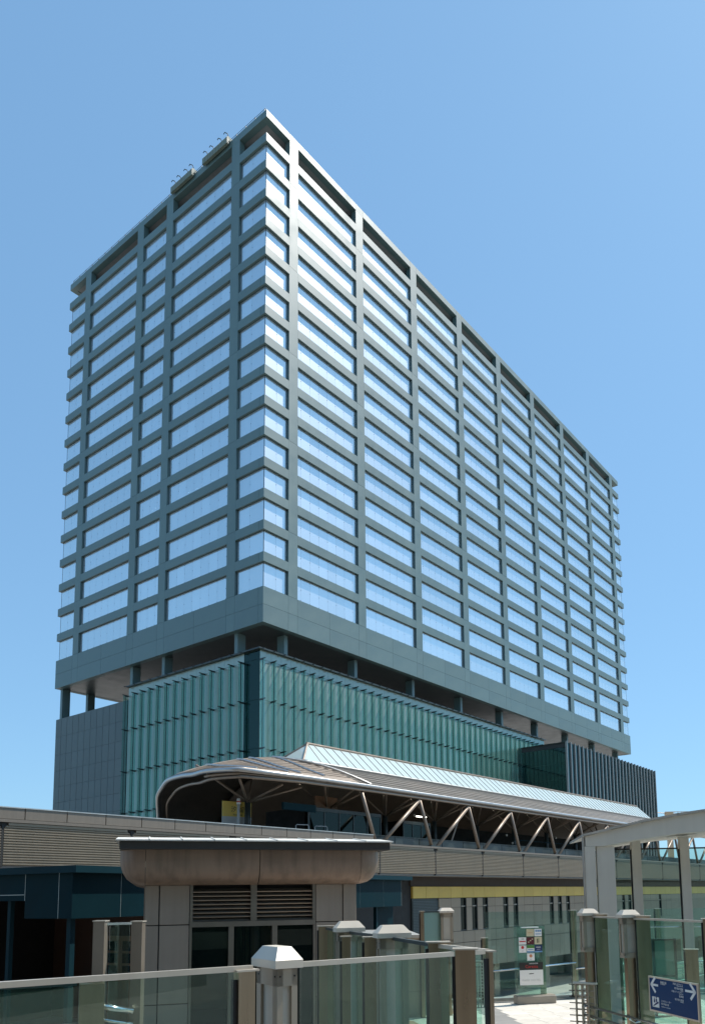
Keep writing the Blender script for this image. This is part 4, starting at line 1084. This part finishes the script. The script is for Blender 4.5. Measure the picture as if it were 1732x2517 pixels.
text('lettering', 'SHIODOME', .05, 'ink_white', tt, (-.02, yf - .006, 1.085), rt)
bpart('poster', -.43, .25, yf - .004, yf, .50, .91, 'ink_white', tt)
text('lettering', 'PARK HOTEL', .075, 'ink_grey', tt, (-.09, yf - .006, .63), rt, sx=1.25)
MB().prism([(-.17, .81), (-.11, .82), (-.02, .82), (-.02, .805), (-.06, .80), (-.15, .795)], 1, yf - .007, yf - .0045).build('print', 'ink_black', tt)

# ------------------------------------------------------------------ lattice fences
def lattice(name, label, loc, rz, w, h, cell, mat, pegs=False):
    t = thing(name, label, 'lattice', loc, rz, 'metal lattice stands on the plaza')
    n = max(1, round(w / cell)); m_ = max(1, round(h / cell)); b = .028
    for i in range(n + 1): bpart('upright', w * i / n - b / 2, w * i / n + b / 2, -.02, .02, 0, h, mat, t)
    for j in range(1, m_ + 1): bpart('crossbar', -.03, w + .03, .021, .045, h * j / m_ - b / 2, h * j / m_ + b / 2, mat, t)
    bpart('top_bar', -.05, w + .05, -.04, .06, h + .015, h + .045, 'coping', t)
    if pegs:
        for j in range(1, m_ + 1): bpart('peg', -.14, -.031, .024, .042, h * j / m_ - .008, h * j / m_ + .008, 'rubber', t)
la = on_depth(1414, 2420, 14.6); lb = on_depth(1500, 2414, 15.6); lc = on_depth(1165, 2366, 21.3)
lattice('lattice_stand', 'brown metal lattice stand with dark pegs at its left edge, right of the totem', (la.x, la.y, DZ), R(-28), .34, la.z - DZ, .115, 'lattice', True)
lattice('lattice_stand', 'pale lattice stand behind the first lamp box screen', (lb.x - .55, lb.y, DZ), R(5), .55, lb.z - DZ - .02, .115, 'latpale')
lattice('lattice_stand', 'narrow pale lattice stand at far plaza edge left of the totem', (lc.x, lc.y, DZ), R(5), .24, lc.z - DZ, .085, 'latpale')

# ------------------------------------------------------------------ beige stair wall behind the near posts
b0 = on_z(893, 2452, DZ); b1 = on_z(1020, 2441, DZ)
b0 = Vector((-1.1, 19.0, DZ)); 
bw = thing('stair_wall', 'beige rendered stair wall with pale coping behind the two capped posts', 'wall', (-0.95, 19.6, DZ), R(6))
bpart('wall_body', 0, 1.45, 0, 3.4, 0, 1.95, 'beige', bw); bpart('coping', -.04, 1.49, -.05, 3.4, 1.95, 2.02, 'coping', bw)
bpart('grille', .5, .62, -.02, .0, .3, 1.5, 'joint', bw)
bch = on_z(1045, 2445, DZ)  # reflected seat shape in the glass, built here as a solid
be = thing('reflected_bench', 'seat-like reflection in the glass, built solid with pale top on the paving', 'reflected_bench', (bch.x - .5, bch.y - 1.2, DZ), R(-8))
bpart('seat', 0, 1.15, 0, .42, .36, .45, 'coping', be, .015); bpart('leg', .1, .25, .05, .37, 0, .36, 'base', be); bpart('leg', .9, 1.05, .05, .37, 0, .36, 'base', be)

# ================================================================== KIOSK
kp = Vector((-4.51, 12.3, 0)); kq = Vector((-0.06, 13.7, 0)); kd = (kq - kp).normalized(); kn = Vector((kd.y, -kd.x, 0)); ka = math.atan2(kd.y, kd.x)
EVO = .62; wall_o = kp - kn * EVO
def kx(px, off=0.0, y=2170):          # distance along the kiosk front of a photo column
    p = on_plane(px, y, wall_o + kn * off, kn); return (p - wall_o).dot(kd), p.z
ki = thing('kiosk', 'stone clad kiosk with rounded bronze cornice, thin pale roof and louvres over glass doors', 'kiosk', (wall_o.x, wall_o.y, DZ), ka)
zc = lambda y, px=600: kx(px, 0, y)[1] - DZ
KL, KR = kx(357)[0], kx(875)[0]
DL, DR = kx(468)[0], kx(775)[0]
ZB = zc(2174); ZL = zc(2270); KD = 3.2
# corner piers of stone panels
def pier(a, b, jx):
    bpart('pier_core', a + .02, b - .02, .03, KD, 0, ZB, 'joint', ki)
    for x0_, x1_ in ((a, jx), (jx, b)):
        for z0, z1 in ((0, ZL - 1.3), (ZL - 1.3, ZL), (ZL, ZB)):
            bpart('stone_panel', x0_ + .01, x1_ - .01, 0, .03, z0 + .008, z1 - .008, 'kiosk', ki, .004)
pier(KL, DL, kx(393)[0]); pier(DR, KR, kx(842)[0])
for k in range(3):
    for z0, z1 in ((0, ZL - 1.3), (ZL - 1.3, ZL), (ZL, ZB)):
        bpart('side_panel', KR - .02, KR + .01, .04 + k * KD / 3, (k + 1) * KD / 3, z0 + .008, z1 - .008, 'kiosk', ki)
        bpart('side_panel', KL - .01, KL + .02, .04 + k * KD / 3, (k + 1) * KD / 3, z0 + .008, z1 - .008, 'kiosk', ki)
bpart('back_wall', KL + .03, KR - .03, KD, KD + .1, 0, ZB, 'kiosk', ki)
bpart('interior', DL + .02, DR - .02, 1.6, 1.7, 0, ZB, 'black', ki)  # black sheet stands for the shade inside the kiosk
bpart('ceiling', DL, DR, .2, KD, ZL + .02, ZL + .1, 'black', ki)
# louvres
mid0, mid1 = kx(617)[0], kx(632)[0]
for a, b in ((DL + .05, mid0), (mid1, DR - .05)):
    for k in range(8):
        h = (ZB - ZL - .10) / 8; z = ZL + .05 + k * h
        MB().prism([(.02, z + .004), (.14, z + h * .8), (.15, z + h * .8 - .012), (.03, z - .012)], 0, a, b).build('louvre_blade', 'louver', ki)
bpart('louvre_back', DL, DR, .17, .19, ZL, ZB, 'black', ki)
for a, b in ((DL, DL + .05), (mid0, mid1), (DR - .05, DR)): bpart('frame_post', a, b, .0, .16, ZL + .04, ZB, 'frame', ki)
bpart('transom', DL, DR, -.01, .16, ZL - .045, ZL + .04, 'frame', ki)
# glazed doors
d0, d1, d2, d3 = DL + .04, kx(570)[0], kx(676)[0], DR - .04
for c in (d1, d2): bpart('mullion', c - .045, c + .045, .0, .12, 0, ZL - .045, 'frame', ki)
bpart('frame_post', DL, DL + .04, .0, .12, 0, ZL - .045, 'frame', ki); bpart('frame_post', DR - .04, DR, .0, .12, 0, ZL - .045, 'frame', ki)
for a, b in ((d0, d1 - .045), (d1 + .045, d2 - .045), (d2 + .045, d3)):
    dd_ = bpart('door_pane', a + .005, b - .005, .05, .066, .02, ZL - .05, 'darkglass', ki)
MB().tube((d1 + .12, -.02, .9), (d1 + .12, -.02, 1.5), .018, 8).build('door_handle', 'polish', ki, smooth=True)
MB().tube((d2 - .12, -.02, .9), (d2 - .12, -.02, 1.5), .018, 8).build('door_handle', 'polish', ki, smooth=True)
bpart('counter', DL + .3, DR - .3, .9, 1.4, 0, 1.0, 'brownwall', ki)
# rounded cornice: profile swept round the front and both sides, cut into panels
OUT = .40; ZC1 = kx(600, EVO, 2084)[1] - DZ - .021; hC = ZC1 - ZB
cpf = [(OUT * q, ZB + hC * r_) for q, r_ in ((1.0, 1.0), (1.0, .72), (.98, .55), (.9, .36), (.74, .18), (.5, .06), (.2, .0), (.0, -.01))]
def cornice(pts, nm='cornice_panel'):
    m = MB(); k = len(cpf)
    for (px_, py_), (nx, ny) in pts:
        for o_, z_ in cpf: m.v.append((px_ + nx * o_, py_ + ny * o_, z_))
    for i in range(len(pts) - 1):
        for j in range(k - 1): m.f.append((i * k + j, (i + 1) * k + j, (i + 1) * k + j + 1, i * k + j + 1))
    me = m.mesh(nm, 'cornice')
    for p in me.polygons: p.use_smooth = True
    return link(nm, me, ki)
xs_ = [KL, kx(639, OUT)[0], KR]
for a, b in zip(xs_[:-1], xs_[1:]): cornice([((a + .006, 0), (0, -1)), ((b - .006, 0), (0, -1))])
for sx, X_ in ((1, KR), (-1, KL)):
    arc = [((X_, 0), (sx * math.sin(R(q)), -math.cos(R(q)))) for q in range(0, 91, 15)]
    cornice(arc if sx > 0 else list(reversed(arc)))
    sd = [((X_, .01), (sx, 0)), ((X_, KD), (sx, 0))]
    cornice(sd if sx > 0 else list(reversed(sd)))
bpart('cornice_core', KL, KR, .02, KD, ZB + .01, ZC1, 'joint', ki)
# roof: dark soffit slab, pale convex sheets above, standing a little proud
RL, RR = kx(281, EVO)[0], kx(969, EVO)[0]
ZS = kx(600, EVO, 2084)[1] - DZ; ZE = kx(600, EVO, 2068)[1] - DZ; ZTp = kx(600, EVO, 2058)[1] - DZ + .02
bpart('roof_soffit', RL + .06, RR - .06, -EVO + .05, KD + .5, ZS - .02, ZE - .001, 'joint', ki)
nr = 9
for k in range(nr):
    a = RL + (RR - RL) * k / nr; b = RL + (RR - RL) * (k + 1) / nr
    MB().prism([(-EVO, ZE), (-EVO, ZE + .02), (-EVO + .9, ZE + .12), (KD + .55, ZE + .24), (KD + .55, ZE)], 0, a + .004, b - .004).build('roof_sheet', 'kroof', ki)
    if k: MB().prism([(-EVO - .005, ZE + .02), (-EVO - .005, ZE + .032), (-EVO + .9, ZE + .138), (-EVO + .9, ZE + .11)], 0, a - .008, a + .008).build('roof_seam', 'kroof', ki)

# ================================================================== NAVY STAIR CANOPY
n0 = Vector((-6.64, 16.04, 0)); n1 = Vector((0.51, 29.4, 0)); nd = (n1 - n0).normalized(); na = math.atan2(nd.y, nd.x); NL = (n1 - n0).length
nv = thing('stair_canopy', 'long dark navy panelled stair canopy behind the kiosk', 'canopy', (n0.x, n0.y, DZ), na)
ZN = EYE + .72 - DZ; NW = 4.4
bpart('roof', 0, NL, 0, NW, ZN - .15, ZN, 'navyedge', nv)
jx = [0.05, 1.35, 2.9, 4.6, 6.4, 8.2, 10.0, 11.6, 13.2, NL - .6]
for a, b in zip(jx[:-1], jx[1:]):
    bpart('front_panel', a + .008, b - .008, .16, .20, ZN - 1.10, ZN - .152, 'navy', nv)
    bpart('seam_strip', b - .008, b + .008, .165, .175, ZN - 1.10, ZN - .152, 'seam', nv)
ys_ = [.2, .62, 1.7, 2.75, NW]
for i, (a, b) in enumerate(zip(ys_[:-1], ys_[1:])):
    lo = ZN - 1.10 if i < 2 else ZN - .72
    bpart('side_panel', .10, .14, a + .006, b - .006, lo, ZN - .152, 'navy', nv)
    if i: bpart('seam_strip', .095, .102, a - .006, a + .006, lo, ZN - .152, 'seam', nv)
bpart('side_seam', .094, .099, 1.72, NW, ZN - .60, ZN - .585, 'seam', nv)
for x in (.2, 4.6, 9.0, 13.0): 
    for y in (.35, NW - .5): bpart('column', x, x + .12, y, y + .12, 0, ZN - .15, 'navyedge', nv)
bpart('column', .2, .3, 2.3, 2.4, 0, ZN - .15, 'navyedge', nv)
bpart('ceiling', .2, NL - .2, .25, NW - .1, ZN - .2, ZN - .152, 'black', nv)  # black ceiling and back wall added to keep the inside dark
bpart('back_wall', 0, NL, NW, NW + .1, 0, ZN - .152, 'black', nv)
bpart('inner_wall', 3.0, 3.1, .3, NW, 0, ZN - .2, 'brownwall', nv)
dr = bpart('door', 2.94, 2.99, 1.2, 2.6, .02, 2.1, 'brown_panel', nv)
for a in (-.6, .08):
    for z in (.1, .4, .7): bpart('door_light', -.035, -.026, a, a + .5, z - .02, z + .22, 'darkglass', dr)
bpart('stair_stringer', 10.5, 14.4, .55, .62, .2, .5, 'navyedge', nv, rot=(0, R(34), 0))
bpart('stair_stringer', 10.9, 14.8, .55, .62, .9, 1.1, 'navyedge', nv, rot=(0, R(34), 0))
bpart('end_panel', 13.4, 14.5, .5, .55, 1.2, ZN - 1.1, 'navy', nv)
bpart('floor', 0, NL, .0, NW, -.03, .003, 'greypave', nv)

# ================================================================== WHITE PAVILION at the right
pv0 = on_depth(1437, 2056, 17.0)
pav = thing('white_canopy', 'white framed canopy with arched roof edge and glass walls at the right', 'canopy', (pv0.x, pv0.y, DZ), R(-6))
px_ = lambda x, d=17.0: (on_depth(x, 2100, d).x - pv0.x)
zr = pv0.z - DZ
# arched fascia: front face with opening below
top = [(0, zr), (.55, zr + .13), (1.2, zr + .27), (2.0, zr + .41), (2.9, zr + .53), (4.0, zr + .62), (5.2, zr + .66), (6.4, zr + .62), (7.5, zr + .53)]
bot = [(7.5, zr - .05), (6.4, zr + .05), (5.2, zr + .10), (4.0, zr + .11), (2.9, zr + .08), (2.0, zr + .02), (1.2, zr - .08), (.55, zr - .19), (.40, zr - .22), (0.0, zr - .22)]
MB().prism(top + bot, 1, 0, .25).build('arched_fascia', 'white', pav)
m = MB()
for (a, za), (b, zb2) in zip(top[:-1], top[1:]):
    m.prism([(a - .05, za + .0), (b, zb2 + .0), (b, zb2 + .05), (a - .05, za + .05)], 1, -.06, 2.6)
m.build('roof_edge', 'coping', pav)
m = MB()
bb = list(reversed(bot))[1:]
for (a, za), (b, zb2) in zip(bb[:-1], bb[1:]):
    m.prism([(a, za), (b, zb2), (b, zb2 + .06), (a, za + .06)], 1, .252, 2.5)
m.build('soffit', 'whitesoff', pav)
# left end post, a wide panel beside it, posts behind the glass
bpart('corner_post', -.02, .20, .0, .25, 0, zr - .223, 'white', pav)
bpart('corner_post', 6.9, 7.1, 2.2, 2.45, 0, zr - .1, 'white', pav)
bpart('edge_trim', -.05, -.022, .02, .22, 0, zr - .01, 'coping', pav)
bpart('side_panel', .24, .62, .05, .20, 0, zr - .223, 'white', pav)
for x in (1.15, 2.22, 3.6, 5.0): 
    bpart('post', x, x + .2, .9, 1.1, 0, zr + .02, 'white', pav)
    bpart('gasket', x - .03, x - .001, .95, 1.0, 0, zr - .26, 'rubber', pav)
gx = [.62, 1.12, 2.19, 3.57, 4.97]
for a, b in zip([.64, 1.36, 2.43, 3.81], [1.11, 2.18, 3.56, 4.96]):
    bpart('pane', a, b, .97, .985, .1, zr - .26, 'screen_far', pav)
    bpart('head_rail', a, b, .94, 1.02, zr - .26, zr - .23, 'rubber', pav)
    MB().tube((a, .93, 2.22), (b, .93, 2.22), .018, 8).build('handrail', 'polish', pav, smooth=True)
bpart('soffit_light', 1.9, 2.5, .45, .75, zr - .01, zr + .0, 'whitesoff', pav)
